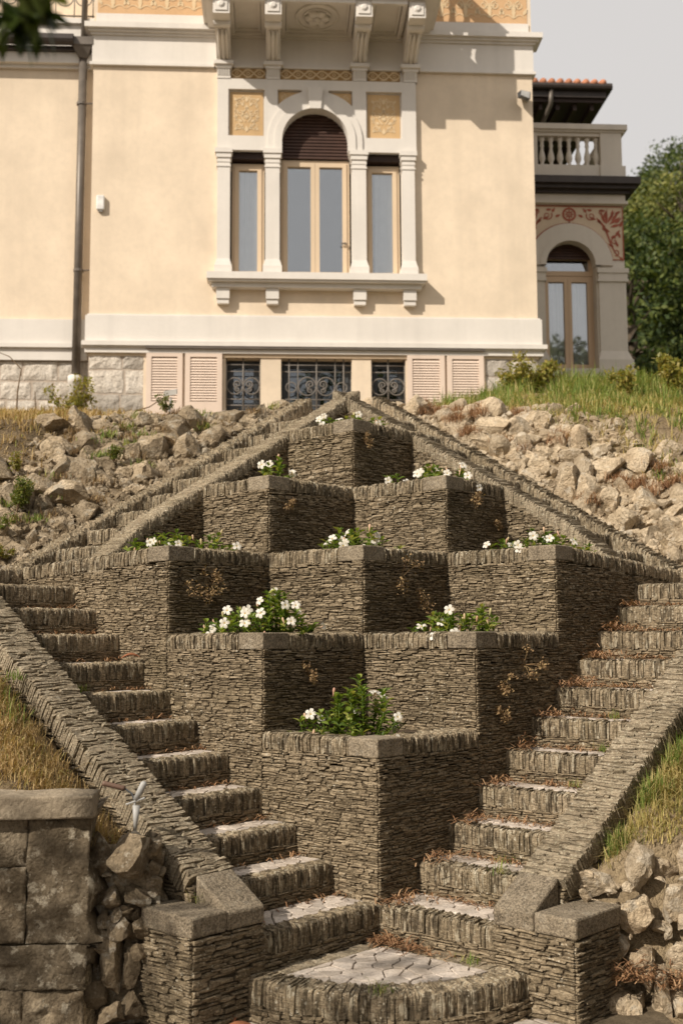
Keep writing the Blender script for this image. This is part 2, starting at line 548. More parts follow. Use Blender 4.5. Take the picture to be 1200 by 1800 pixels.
def slab_row(p0, p1, out, depth, height, thick, mat, r, parent=None, name='coping_slate', joined=None, up=None, jz=0.007, jy=0.008, skip=0.0):
    """on-edge slates from p0 to p1 (top front edge line), each with its front facing 'out' and its top on the line"""
    p0 = Vector(p0); p1 = Vector(p1); out = Vector(out).normalized()
    run = p1 - p0
    L = run.length
    d = run.normalized()
    up = Vector(up) if up is not None else Vector((0, 0, 1))
    u = 0.0
    while u < L - 0.004:
        t = min(r.uniform(*thick), L - u)
        if L - u - t < thick[0] * 0.5:
            t = L - u
        dy = r.uniform(-jy, jy); dz = r.uniform(-jz, jz * 0.6)
        h = height * r.uniform(0.93, 1.08)
        x = (d + out * r.uniform(-0.05, 0.05)).normalized()
        z = (up + d * r.uniform(-0.05, 0.05)).normalized()
        c = p0 + d * (u + t / 2) + out * (dy - depth / 2) + up * (dz - h / 2)
        y = -out
        X = x * t * 0.96; Y = y * depth; Z = z * h
        i = r.randrange(len(SLABS))
        Mx = frame_matrix(c, X, Y, Z)
        if joined is not None:
            vs = [Mx @ Vector(v) for v in SLABS[i].v]
            if Mx.determinant() < 0:
                joined.add(vs, [f[::-1] for f in SLABS[i].f])
            else:
                joined.add(vs, SLABS[i].f)
        else:
            inst(name, slab_mesh(i, mat), Mx, parent)
        u += t


def one_slate(O, U, N, u0, u1, z0, z1, p, r):
    up = Vector((0, 0, 1))
    j = (z1 - z0) * 0.30
    zz = r.uniform(-j, j)
    um = (u0 + u1) / 2 + r.uniform(-0.2, 0.2) * (u1 - u0)
    g = 0.0012
    sl = min(0.012, (u1 - u0) * 0.08)
    fr = [(u0 + g + r.uniform(0, sl) * 0.6, z0 + r.uniform(0, j)), (um, z0 + r.uniform(-j, j)), (u1 - g - r.uniform(0, sl) * 0.6, z0 + r.uniform(0, j)),
          (u1 - g - r.uniform(0, sl), z1 - g - r.uniform(0, j)), (um + r.uniform(-.01, .01), z1 - g + zz * 0.5), (u0 + g + r.uniform(0, sl), z1 - g - r.uniform(0, j))]
    vs = [O + U * a + up * b + N * (p + r.uniform(-0.006, 0.006)) for a, b in fr]
    vs += [O + U * (a + (0.004 if k in (0, 5) else -0.004 if k in (2, 3) else 0)) + up * b - N * 0.03 for k, (a, b) in enumerate(fr)]
    c = O + U * um + up * ((z0 + z1) / 2) + N * (p + r.uniform(0.001, 0.006))
    vs.append(c)
    fs = []
    for k in range(6):
        q = (k + 1) % 6
        fs.append((k, q, 12))
        fs.append((q, k, k + 6, q + 6))
    if U.cross(up).dot(N) < 0:
        fs = [f[::-1] for f in fs]
    return vs, fs


def course_wall(mb, O, U, N, u0, u1, z0, ztop, r, th=(0.007, 0.019), ln=(0.03, 0.15), prot=0.012, parent=None, mat=None, name='slate'):
    """dry courses of slates on a vertical face; ztop is a number or a function of u. With parent, each slate is an object"""
    O = Vector(O); U = Vector(U).normalized(); N = Vector(N).normalized()
    zt = ztop if callable(ztop) else (lambda u: ztop)
    zmax = max(zt(u0), zt(u1), zt((u0 + u1) / 2))
    z = z0
    ph = r.uniform(0, 6)
    while z < zmax - 0.004:
        t = r.uniform(*th) * (1.7 if r.random() < .08 else 1.0)
        if zmax - z - t < 0.007:
            t = zmax - z
        u = u0 - r.uniform(0, ln[0])
        while u < u1:
            l = r.uniform(*ln)
            a = max(u, u0); b = min(u + l, u1)
            if u1 - b < 0.03:
                b = u1
            u = b if b == u1 else u + l
            if b - a < 0.012:
                continue
            top = zt((a + b) / 2)
            if z > top - 0.006:
                continue
            w = 0.005 * math.sin(a * 9 + ph) + 0.004 * math.sin(a * 23 + z * 40)
            vs, fs = one_slate(O, U, N, a, b, z + w, min(z + t, top) + w, r.uniform(0, prot) ** 1.0, r)
            if parent is not None:
                m1 = MB(); m1.add(vs, fs)
                put(name, m1, mat, parent)
            else:
                mb.add(vs, fs)
        z += t


# ------------------------------------------------------------------ polygons for paving
def clip_half(poly, n, d):
    out = []
    for i in range(len(poly)):
        p, q = poly[i], poly[(i + 1) % len(poly)]
        sp = p[0] * n[0] + p[1] * n[1] - d; sq = q[0] * n[0] + q[1] * n[1] - d
        if sp <= 0: out.append(p)
        if (sp < 0) != (sq < 0) and abs(sp - sq) > 1e-12:
            t = sp / (sp - sq)
            out.append((p[0] + (q[0] - p[0]) * t, p[1] + (q[1] - p[1]) * t))
    return out


def crazy_cells(outline, pts, gap):
    cells = []
    for i, p in enumerate(pts):
        poly = list(outline)
        for j, q in enumerate(pts):
            if i == j: continue
            n = (q[0] - p[0], q[1] - p[1])
            L = math.hypot(*n)
            if L < 1e-6 or L > 1.2: continue
            n = (n[0] / L, n[1] / L)
            d = (p[0] + q[0]) / 2 * n[0] + (p[1] + q[1]) / 2 * n[1] - gap / 2
            poly = clip_half(poly, n, d)
            if len(poly) < 3: break
        if len(poly) < 3: continue
        A = sum(poly[k][0] * poly[(k + 1) % len(poly)][1] - poly[(k + 1) % len(poly)][0] * poly[k][1] for k in range(len(poly))) / 2
        if abs(A) < 0.0006: continue
        # drop near-coincident corners
        cl = [poly[0]]
        for q in poly[1:]:
            if math.hypot(q[0] - cl[-1][0], q[1] - cl[-1][1]) > 0.006: cl.append(q)
        if len(cl) >= 3: cells.append(cl)
    return cells


def flag_piece(poly, z, th, tomap, r, mb):
    """one flagstone with a slightly chamfered top"""
    cx = sum(p[0] for p in poly) / len(poly); cy = sum(p[1] for p in poly) / len(poly)
    zz = z + r.uniform(-0.003, 0.003)
    tx, ty = r.uniform(-0.012, 0.012), r.uniform(-0.012, 0.012)
    n = len(poly)
    bot = [tomap(p[0], p[1], z - th) for p in poly]
    mid = [tomap(p[0], p[1], zz - 0.004 + tx * (p[0] - cx) + ty * (p[1] - cy)) for p in poly]
    top = [tomap(cx + (p[0] - cx) * 0.95, cy + (p[1] - cy) * 0.95, zz + tx * (p[0] - cx) + ty * (p[1] - cy)) for p in poly]
    vs = bot + mid + top
    fs = [tuple(range(2 * n, 3 * n))]
    for k in range(n):
        q = (k + 1) % n
        fs += [(k, q, n + q, n + k), (n + k, n + q, 2 * n + q, 2 * n + k)]
    a, b, c = top[0], top[1], top[2 % n]
    if (b - a).cross(c - a).z < 0:
        fs = [f[::-1] for f in fs]
    mb.add(vs, fs)


def scatter_pts(x0, x1, y0, y1, size, r):
    """irregular points about one size apart (best of several candidates)"""
    n = max(2, round((x1 - x0) * (y1 - y0) / (size * size)))
    pts = []
    for _ in range(n):
        best = None
        for _ in range(5):
            c = (r.uniform(x0, x1), r.uniform(y0, y1))
            d = min(((c[0] - q[0]) ** 2 + (c[1] - q[1]) ** 2 for q in pts), default=9)
            if best is None or d > best[0]: best = (d, c)
        pts.append(best[1])
    return pts


# ------------------------------------------------------------------ terraced planters
HT = [0.9474, 1.5889, 2.2256, 2.8414, 3.4343]       # coping height of each tier
CO = 0.1085                                         # coping course
NA = W(-1, 0, 0); NB = W(0, -1, 0)                  # outward normals of the two visible faces (left-front, right-front)
UA = W(1, 0, 0); UB = W(0, 1, 0)

PL_LABEL = {
    (0, 0): 'lowest slate planter at the foot of the pyramid, between the two stair flights',
    (0, 1): 'second-tier slate planter beside the left stair, above the lowest planter',
    (1, 0): 'second-tier slate planter beside the right stair, above the lowest planter',
    (0, 2): 'long third-tier slate planter ending at the landing of the left stair',
    (1, 1): 'middle slate planter of the third tier, in the centre of the pyramid',
    (2, 0): 'long third-tier slate planter ending at the landing of the right stair',
    (1, 2): 'fourth-tier slate planter under the left upper stair with a single clump of flowers',
    (2, 1): 'fourth-tier slate planter under the right upper stair with a long row of flowers',
    (2, 2): 'topmost slate planter of the pyramid just below the peak of the parapets'}


def run3(s):
    """coping height along the long third-tier faces, which fall slightly towards the landing"""
    return s


for (i, j), lab in PL_LABEL.items():
    k = i + j
    h = HT[k]
    r = random.Random(40 + i * 7 + j)
    zb = -0.02 if k == 0 else (HT[k - 1] - 0.12 if i > 0 and j > 0 else 0.0)
    p = thing('stone_planter', W(i, j, 0), lab, 'planter', 'stepped slate planters')
    la = 1.93 if (i, j) == (0, 2) else 1.0           # how far the left face runs along b
    lb = 1.99 if (i, j) == (2, 0) else 1.0
    fallL = (lambda u: h - CO - 0.04 * max(0, u - 0)) if (i, j) == (0, 2) else (lambda u: h - CO)
    fallR = (lambda u: h - CO - 0.065 * max(0, u - 0)) if (i, j) == (2, 0) else (lambda u: h - CO)
    # mortared core, a few centimetres behind the slate faces
    m = MB()
    m.box(W(i + 0.005, j + 0.005, zb - 0.3), UA * (0.2 if la > 1 else 0.98), UB * (la - 0.02), Vector((0, 0, h - 0.22 - zb + 0.3)))
    m.box(W(i + 0.006, j + 0.006, zb - 0.3), UA * (lb - 0.02), UB * (0.2 if lb > 1 else 0.98), Vector((0, 0, h - 0.225 - zb + 0.3)))
    put('core', m, M['mortar'], p)
    # coursed slates on the two visible faces
    m = MB()
    zl = zb if i > 0 else -0.02
    zr = zb if j > 0 else -0.02
    if (i, j) in ((0, 1), (0, 2)): zl = 0.25 * j
    if (i, j) in ((1, 0), (2, 0)): zr = 0.25 * i
    if i > 0: zl = HT[k - 1] - 0.10
    if j > 0: zr = HT[k - 1] - 0.10
    course_wall(m, W(i, j, 0), UB, NA, 0.0, la, zl, fallL, r)
    course_wall(m, W(i, j, 0), UA, NB, 0.0, lb, zr, fallR, r)
    put('slate_courses', m, M['slate'], p, 'stuff')
    # granite corner stone
    m = MB()
    g = 0.24; e = 0.008
    m.box(W(i - e, j - e, h - CO), UA * g, UB * g, Vector((0, 0, CO + 0.004)))
    c = put('granite_corner', m, M['granite'], p)
    bv = c.modifiers.new('edge', 'BEVEL'); bv.width = 0.008; bv.segments = 2
    # on-edge coping slates
    jn = None if k <= 1 else MB()
    zend = h - 0.04 * (la - g) if la > 1 else h
    slab_row(W(i - e, j + g - e, h), W(i - e, j + la, zend), NA, 0.19, CO, (0.009, 0.021), M['coping'], r, p, joined=jn)
    zend = h - 0.065 * (lb - g) if lb > 1 else h
    slab_row(W(i + g - e, j - e, h), W(i + lb, j - e, zend), NB, 0.19, CO, (0.009, 0.021), M['coping'], r, p, joined=jn)
    if jn is not None:
        put('coping_slates', jn, M['coping'], p, 'stuff')
    # soil
    m = MB()
    n = 9
    vs = []
    for a in range(n):
        for b in range(n):
            u = 0.15 + 0.86 * a / (n - 1); v = 0.15 + 0.86 * b / (n - 1)
            vs.append(W(i + u, j + v, h - 0.035 + 0.03 * noise.noise(Vector((i + u * 4, j + v * 4, 3.1)))))
    m.add(vs, [(a * n + b, (a + 1) * n + b, (a + 1) * n + b + 1, a * n + b + 1) for a in range(n - 1) for b in range(n - 1)])
    put('soil', m, M['soil'], p, smooth=True)

# ------------------------------------------------------------------ lower stair flights
TB = [0.0, 0.368, 0.68, 1.0, 1.325, 1.645, 1.955, 2.262, 2.565, 2.865, 3.165]   # nosing line of each step
TZ = [0.0, 0.196, 0.386, 0.585, 0.79, 0.99, 1.186, 1.385, 1.587, 1.783, 1.968]
LANDING_T = 3.93


def left_map(t, w, z): return W(-w, t, z)
def right_map(t, w, z): return W(t, -w, z)


def plane_mesh(pts):
    m = MB(); m.add(pts, [tuple(range(len(pts)))]); return m


def lower_flight(mp, wid, lab, seed, side):
    r = random.Random(seed)
    root = thing('staircase', mp(0, wid / 2, 0), lab, 'stairs')
    T = (mp(1, 0, 0) - mp(0, 0, 0)); Wd = (mp(0, 1, 0) - mp(0, 0, 0))
    for k in range(len(TB)):
        t0, z = TB[k], TZ[k]
        t1 = TB[k + 1] if k + 1 < len(TB) else LANDING_T
        zlow = TZ[k - 1] if k else -0.21
        m = MB()
        m.box(mp(t0 + 0.005, 0.0, zlow - 0.15), Wd * (wid + 0.1), T * (t1 - t0 + 0.05), Vector((0, 0, z - 0.02 - zlow + 0.15)))
        st = put('step', m, M['mortar'], root)
        near = k < 7
        # thin courses below the nosing
        mb = MB()
        course_wall(mb, mp(t0, 0, 0), Wd, -T, -0.01, wid, zlow - 0.01, z - 0.118, r, (0.008, 0.02), (0.04, 0.16), 0.012)
        put('riser_slates', mb, M['slate'], st, 'stuff')
        jn = None if near else MB()
        slab_row(mp(t0 - 0.004, 0.0, z), mp(t0 - 0.004, wid, z), -T, 0.105, 0.122, (0.010, 0.024), M['coping'], r, st, 'nosing_slate', jn)
        if jn is not None:
            put('nosing_slates', jn, M['coping'], st, 'stuff')
        # pale crazy paving of the tread
        y0, y1 = t0 + 0.105, t1 - 0.004
        pts = scatter_pts(0.01, wid, y0, y1, 0.095, r)
        cells = crazy_cells([(0.01, y0), (wid, y0), (wid, y1), (0.01, y1)], pts, 0.008)
        jn = MB()
        for c in cells:
            one = MB() if near else jn
            flag_piece(c, z - 0.002, 0.03, lambda x, y, zz: mp(y, x, zz), r, one)
            if near: put('flagstone', one, M['flag'], st)
        if not near: put('flagstones', jn, M['flag'], st, 'stuff')
    # kerb closing the landing
    m = MB()
    zk = 2.14
    m.box(mp(LANDING_T + 0.015, 0.0, 1.5), Wd * (wid + 0.5), T * 0.3, Vector((0, 0, zk - 1.53)))
    kb = put('landing_kerb', m, M['mortar'], root)
    mb = MB(); course_wall(mb, mp(LANDING_T, 0, 0), Wd, -T, 0, wid + 0.4, TZ[-1] - 0.05, zk - 0.11, r)
    put('riser_slates', mb, M['slate'], kb, 'stuff')
    mb = MB(); slab_row(mp(LANDING_T - 0.004, 0, zk), mp(LANDING_T - 0.004, wid + 0.4, zk), -T, 0.2, 0.122, (0.010, 0.024), M['coping'], r, kb, joined=mb)
    put('coping_slates', mb, M['coping'], kb, 'stuff')
    return root


WL, WR = 0.945, 0.840
lower_flight(left_map, WL, 'lower left flight of slate stairs with shaded risers and pale treads', 11, 'left')
lower_flight(right_map, WR, 'lower right flight of slate stairs with sunlit risers and pale treads', 12, 'right')


# ------------------------------------------------------------------ curved bottom step
fan = thing('curved_step', W(-0.5, -0.5, -0.42), 'rounded bottom step paved with pale crazy paving between two pillars', 'step')
FR, FN, FZ = 1.045, 2.15, -0.2


def fan_pt(an, rad):
    c, s = abs(math.cos(an)), abs(math.sin(an))
    q = rad / (c ** FN + s ** FN) ** (1 / FN)
    return (q * c, q * s)                      # (-a, -b)


rf = random.Random(5)
AN = [math.pi / 2 * i / 28 for i in range(29)]
m = MB()
vs = [W(0.02, 0.02, z) for z in (-0.6, FZ - 0.02)]
for an in AN:
    p = fan_pt(an, FR - 0.02)
    vs += [W(-p[0], -p[1], -0.6), W(-p[0], -p[1], FZ - 0.02)]
fs = []
for i in range(28):
    a0 = 2 + 2 * i
    fs += [(a0, a0 + 2, a0 + 3, a0 + 1), (1, a0 + 1, a0 + 3)]
m.add(vs, fs)
put('core', m, M['mortar'], fan)
mb = MB()
for i in range(28):
    p = fan_pt(AN[i], FR); q = fan_pt(AN[i + 1], FR)
    P = W(-p[0], -p[1], FZ); Q = W(-q[0], -q[1], FZ)
    d = (Q - P).normalized()
    out = d.cross(Vector((0, 0, 1)))
    if out.dot(P - W(0, 0, FZ)) < 0: out = -out
    slab_row(P, Q, out, 0.16, 0.135, (0.014, 0.029), M['coping'], rf, fan, 'nosing_slate')
    if i % 2 == 0:
        p2 = fan_pt(AN[i + 2], FR); Q2 = W(-p2[0], -p2[1], FZ)
        d2 = (Q2 - P); L2 = d2.length
        o2 = d2.normalized().cross(Vector((0, 0, 1)))
        if o2.dot(P) < 0: o2 = -o2
        course_wall(mb, Vector((P.x, P.y, 0)), d2, o2, 0, L2, -0.46, FZ - 0.13, rf, (0.012, 0.026), (0.06, 0.16), 0.02)
put('riser_slates', mb, M['slate'], fan, 'stuff')
# slate border laid along the two back edges
slab_row(W(-0.95, -0.12, FZ), W(-0.02, -0.12, FZ), NB, 0.115, 0.05, (0.03, 0.06), M['topslate'], rf, fan, 'border_slate')
slab_row(W(-0.12, -0.95, FZ), W(-0.12, -0.12, FZ), NA, 0.115, 0.05, (0.03, 0.06), M['topslate'], rf, fan, 'border_slate')
poly = [(0.125, 0.125)]
for an in AN:
    p = fan_pt(an, FR - 0.165)
    poly.append((max(p[0], 0.125), max(p[1], 0.125)))
pts = scatter_pts(0.1, 0.92, 0.1, 0.92, 0.092, rf)
for c in crazy_cells(poly, pts, 0.008):
    one = MB()
    flag_piece(c, FZ - 0.001, 0.03, lambda x, y, zz: W(-x, -y, zz), rf, one)
    put('flagstone', one, M['flag'], fan)

# ------------------------------------------------------------------ pillars at the foot of the stairs
def pillar(mp, wi, wo, dep, ztop, zbot, label, seed, parap, jx):
    r = random.Random(seed)
    root = thing('stone_pillar', mp(dep / 2, (wi + wo) / 2, -0.42), label, 'pillar', 'pillars at the foot of the stairs')
    T = (mp(1, 0, 0) - mp(0, 0, 0)); Wd = (mp(0, 1, 0) - mp(0, 0, 0))
    m = MB(); m.box(mp(0.005, wi, -0.6), Wd * (wo - wi - 0.006), T * (dep - 0.014), Vector((0, 0, 0.6 + zbot - 0.01)))
    put('core', m, M['mortar'], root)
    course_wall(None, mp(0, 0, 0), Wd, -T, wi - 0.02, wo, -0.44, zbot, r, (0.009, 0.022), (0.05, 0.17), 0.018, root, M['slate'])
    course_wall(None, mp(0, wo, 0), T, Wd, 0, dep, -0.44, zbot, r, (0.009, 0.022), (0.05, 0.16), 0.022, root, M['slate'])
    # granite cap: flat block outside, sloped block under the parapet
    m = MB(); m.box(mp(-0.01, jx + 0.002, zbot), Wd * (wo + 0.015 - jx), T * (dep + 0.01), Vector((0, 0, ztop - zbot)))
    o = put('granite_cap', m, M['granite'], root); bv = o.modifiers.new('edge', 'BEVEL'); bv.width = 0.012; bv.segments = 2
    z0, z1 = parap
    m = MB()
    m.hexa([mp(-0.012, wi - 0.012, zbot), mp(-0.012, jx - 0.003, zbot), mp(0.25, jx - 0.003, zbot), mp(0.25, wi - 0.012, zbot),
            mp(-0.012, wi - 0.012, z0), mp(-0.012, jx - 0.003, z0), mp(0.25, jx - 0.003, z1), mp(0.25, wi - 0.012, z1)])
    o = put('sloped_granite_block', m, M['granite'], root); bv = o.modifiers.new('edge', 'BEVEL'); bv.width = 0.012; bv.segments = 2
    return root


pillar(left_map, WL, 1.42, 0.40, 0.165, 0.058, 'slate pillar with granite cap left of the rounded step, half in shade', 21, (0.148, 0.305), 1.195)
pillar(right_map, WR, 1.327, 0.455, 0.115, 0.010, 'slate pillar with granite cap right of the rounded step, beside pale rocks', 22, (0.105, 0.255), 1.085)


# ------------------------------------------------------------------ sloping parapets of the lower flights
def lower_parapet(mp, wi, wo, z_at, label, seed):
    r = random.Random(seed)
    root = thing('parapet_wall', mp(2.0, (wi + wo) / 2, z_at(2.0) - 0.6), label, 'wall')
    T = (mp(1, 0, 0) - mp(0, 0, 0)); Wd = (mp(0, 1, 0) - mp(0, 0, 0))
    t0, t1 = 0.252, 4.3
    m = MB()
    a, b = wi + 0.02, wo - 0.02
    m.hexa([mp(t0, a, -0.5), mp(t0, b, -0.5), mp(t1, b, -0.5), mp(t1, a, -0.5), mp(t0, a, z_at(t0) - 0.06), mp(t0, b, z_at(t0) - 0.06), mp(t1, b, z_at(t1) - 0.06), mp(t1, a, z_at(t1) - 0.06)])
    put('core', m, M['mortar'], root)
    mb = MB()
    course_wall(mb, mp(0, wo - 0.01, 0), T, Wd, t0, t1, z_at(t0) - 0.45, lambda u: z_at(u) - 0.10, r, (0.012, 0.026), (0.07, 0.2), 0.02)
    course_wall(mb, mp(0, wi + 0.01, 0), T, -Wd, t0, t1, -0.1, lambda u: z_at(u) - 0.10, r, (0.009, 0.02), (0.08, 0.2), 0.008)
    put('slate_courses', mb, M['slate'], root, 'stuff')
    # on-edge slates lying across the top, tilted with the slope
    d = (mp(t1, 0, z_at(t1)) - mp(t0, 0, z_at(t0)))
    L = d.length; d.normalize()
    up = Wd.cross(d).normalized()
    if up.z < 0: up = -up
    u = 0.0
    base = mp(t0, (wi + wo) / 2, z_at(t0))
    far = 2.7 * 1.18
    jn = MB()
    cnt = 0
    while u < L:
        t = r.uniform(0.010, 0.021)
        full = wo - wi + 0.03
        cuts = sorted(r.uniform(0.22, 0.78) for _ in range(r.choice((1, 1, 2))))
        edges = [0] + cuts + [1]
        for e0, e1 in zip(edges[:-1], edges[1:]):
            if e1 - e0 < 0.08: continue
            x = (d + Wd * r.uniform(-0.10, 0.10) + up * r.uniform(-.04, .04)).normalized()
            wd = full * (e1 - e0) * r.uniform(0.94, 1.04)
            h = 0.12
            c = base + d * (u + t / 2 + r.uniform(-.006, .006)) + up * (r.uniform(-0.009, 0.004) - h / 2) + Wd * (full * ((e0 + e1) / 2 - .5) + r.uniform(-0.004, 0.004))
            yy = Wd * (wd if r.random() < .5 else -wd)
            Mx = frame_matrix(c, x * t * 1.05, yy, up * h)
            i = r.randrange(12)
            if cnt < 296:
                inst('coping_slate', slab_mesh(i, M['topslate']), Mx, root); cnt += 1
            else:
                jn.add([Mx @ Vector(v) for v in SLABS[i].v], SLABS[i].f if Mx.determinant() > 0 else [f[::-1] for f in SLABS[i].f])
        u += t
    put('coping_slates', jn, M['topslate'], root, 'stuff')
    return root


def zpl(t): return 0.142 + 0.632 * t
def zpr(t): return 0.090 + 0.607 * t


lower_parapet(left_map, WL - 0.005, 1.215, zpl, 'sloping slate parapet along the outside of the lower left stairs', 31)
lower_parapet(right_map, WR - 0.005, 1.105, zpr, 'sloping slate parapet along the outside of the lower right stairs', 32)


# ------------------------------------------------------------------ upper flights behind the planters, rising to the peak
def up_left(t, w, z): return W(t, w, z)
def up_right(t, w, z): return W(w, t, z)


def crest(t):
    if t < 0.4: return 2.165 + (2.49 - 2.165) * t / 0.4
    return 2.49 + (3.945 - 2.49) * (t - 0.4) / 2.55


def upper_flight(mp, lab, plab, seed, slope, z00):
    r = random.Random(seed)
    T = (mp(1, 0, 0) - mp(0, 0, 0)); Wd = (mp(0, 1, 0) - mp(0, 0, 0))
    root = thing('staircase', mp(1.5, 3.5, 2.1), lab, 'stairs')
    zn = lambda t: z00 + slope * t
    for k in range(0, 10):
        t0 = 0.32 * k + (0.0 if k == 0 else 0.02)
        z = zn(0.32 * k)
        m = MB()
        wend = 3.98
        m.box(mp(t0 + 0.012, 3.0, z - 0.5), Wd * (wend - 3.0), T * 0.36, Vector((0, 0, 0.48)))
        st = put('step', m, M['mortar'], root)
        if k == 0: continue
        mb = MB(); course_wall(mb, mp(t0, 0, 0), Wd, -T, 3.0, wend, z - slope * 0.32 - 0.01, z - 0.115, r, (0.009, 0.02))
        put('riser_slates', mb, M['slate'], st, 'stuff')
        mb = MB(); slab_row(mp(t0 - 0.004, 3.0, z), mp(t0 - 0.004, wend, z), -T, 0.14, 0.12, (0.013, 0.026), M['coping'], r, st, joined=mb)
        put('nosing_slates', mb, M['coping'], st, 'stuff')
    m = MB(); m.box(mp(3.05, 3.02, 3.2), Wd * 1.1, T * 1.0, Vector((0, 0, zn(2.88) - 3.2 + (0.004 if seed == 51 else 0))))
    put('landing', m, M['flag'], root)
    # outer kerb, its top on the line of the nosings
    kb = MB()
    t0, t1 = 0.0, 3.5
    zk = lambda t: zn(t) + 0.012
    kb.hexa([mp(t0, 3.99, 1.7), mp(t0, 4.17, 1.7), mp(t1, 4.17, 1.7), mp(t1, 3.99, 1.7), mp(t0, 3.99, zk(t0) - 0.05), mp(t0, 4.17, zk(t0) - 0.05), mp(t1, 4.17, zk(t1) - 0.05), mp(t1, 3.99, zk(t1) - 0.05)])
    ko = put('outer_kerb', kb, M['mortar'], root)
    d = mp(t1, 0, zk(t1)) - mp(t0, 0, zk(t0))
    mb = MB()
    L = d.length; d.normalize(); u = 0
    while u < L:
        t = r.uniform(0.018, 0.034)
        c = mp(t0, 4.07, zk(t0)) + d * (u + t / 2) + Vector((0, 0, -0.10 + r.uniform(-0.008, 0.004)))
        Mx = frame_matrix(c, T * t, Wd * 0.2 * r.uniform(0.95, 1.05), Vector((0, 0, 0.2)))
        i = r.randrange(12)
        mb.add([Mx @ Vector(v) for v in SLABS[i].v], SLABS[i].f if Mx.determinant() > 0 else [f[::-1] for f in SLABS[i].f])
        u += t
    put('coping_slates', mb, M['coping'], ko, 'stuff')
    # inner parapet between the flight and the planters
    pr = thing('parapet_wall', mp(1.5, 2.9, 2.1), plab, 'wall')
    wi, wo = 2.80, 3.0
    m = MB()
    ts = [0.0, 0.4, 2.98]
    for a, b in zip(ts[:-1], ts[1:]):
        m.hexa([mp(a, wi + .015, 1.6), mp(a, wo - .01, 1.6), mp(b, wo - .01, 1.6), mp(b, wi + .015, 1.6),
                mp(a, wi + .015, crest(a) - 0.05), mp(a, wo - .01, crest(a) - 0.05), mp(b, wo - .01, crest(b) - 0.05), mp(b, wi + .015, crest(b) - 0.05)])
    put('core', m, M['mortar'], pr)
    mb = MB()
    course_wall(mb, mp(0, wi, 0), T, -Wd, 0.05, 2.8, 2.1, lambda u: crest(u) - 0.11, r, (0.009, 0.02))
    put('slate_courses', mb, M['slate'], pr, 'stuff')
    mb = MB()
    for a, b in zip(ts[:-1], ts[1:]):
        P, Q = mp(a, (wi + wo) / 2, crest(a)), mp(b, (wi + wo) / 2, crest(b))
        d = Q - P; L = d.length; d.normalize(); u = 0
        while u < L:
            t = r.uniform(0.013, 0.026)
            c = P + d * (u + t / 2) + Vector((0, 0, -0.062 + r.uniform(-0.007, 0.004)))
            Mx = frame_matrix(c, T * t, Wd * (wo - wi + 0.015) * r.uniform(0.96, 1.04), Vector((0, 0, 0.125)))
            i = r.randrange(12)
            mb.add([Mx @ Vector(v) for v in SLABS[i].v], SLABS[i].f if Mx.determinant() > 0 else [f[::-1] for f in SLABS[i].f])
            u += t
    put('coping_slates', mb, M['topslate'], pr, 'stuff')


upper_flight(up_left, 'upper left flight of slate stairs climbing to the peak beside grey rubble',
             'sloping slate parapet from the left landing up to the peak of the pyramid', 51, 0.565, 2.145)
upper_flight(up_right, 'upper right flight of slate stairs climbing to the peak beside pale rubble',
             'sloping slate parapet from the right landing up to the peak of the pyramid', 52, 0.583, 2.10)

# ------------------------------------------------------------------ villa
PHI = 0.02029
FU = Vector((math.cos(PHI), math.sin(PHI), 0)); FOUT = Vector((math.sin(PHI), -math.cos(PHI), 0)); FO = Vector((0, 9.5, 0))
ZUP = Vector((0, 0, 1))


def F(s, d, z):
    return FO + FU * s + FOUT * d + ZUP * z


def fbox(mb, s0, s1, d0, d1, z0, z1):
    mb.box(F(s0, d0, z0), FU * (s1 - s0), FOUT * (d1 - d0), ZUP * (z1 - z0))


def fboxes(*bs):
    m = MB()
    for b in bs: fbox(m, *b)
    return m


def plate(mb, outer, holes, d0, d1):
    """flat plate in the facade frame with holes, from depth d0 to d1"""
    loops = [outer] + holes
    allp = [p for l in loops for p in l]
    tris = tessellate_polygon([[Vector((p[0], p[1], 0)) for p in l] for l in loops])
    n = len(allp)
    vs = [F(p[0], d1, p[1]) for p in allp] + [F(p[0], d0, p[1]) for p in allp]
    fs = []
    for t in tris:
        a, b, c = [Vector((*allp[i], 0)) for i in t]
        t = tuple(t) if (b - a).cross(c - a).z > 0 else tuple(t)[::-1]
        fs.append(t); fs.append(tuple(i + n for i in t[::-1]))
    k = 0
    for li, l in enumerate(loops):
        A = sum(l[i][0] * l[(i + 1) % len(l)][1] - l[(i + 1) % len(l)][0] * l[i][1] for i in range(len(l)))
        ccw = (A > 0) == (li == 0)
        for i in range(len(l)):
            a, b = k + i, k + (i + 1) % len(l)
            fs.append((a, b, b + n, a + n)[::-1] if ccw else (a, b, b + n, a + n))
        k += len(l)
    mb.add(vs, fs)


def rect(s0, s1, z0, z1):
    return [(s0, z0), (s1, z0), (s1, z1), (s0, z1)]


def arc(cx, cz, r, a0, a1, n=24):
    return [(cx + r * math.cos(a0 + (a1 - a0) * i / n), cz + r * math.sin(a0 + (a1 - a0) * i / n)) for i in range(n + 1)]


def ribbon(mb, pts, w, d, th=0.004):
    """flat painted line with width w (list or number) at depth d"""
    n = len(pts)
    ws = w if isinstance(w, list) else [w] * n
    vs = []
    for i, p in enumerate(pts):
        a = pts[max(i - 1, 0)]; b = pts[min(i + 1, n - 1)]
        t = Vector((b[0] - a[0], b[1] - a[1])); t = t.normalized() if t.length > 1e-9 else Vector((1, 0))
        q = Vector((-t.y, t.x)) * ws[i] / 2
        vs += [F(p[0] + q.x, d + th, p[1] + q.y), F(p[0] - q.x, d + th, p[1] - q.y)]
    mb.add(vs, [(2 * i, 2 * i + 1, 2 * i + 3, 2 * i + 2) for i in range(n - 1)])


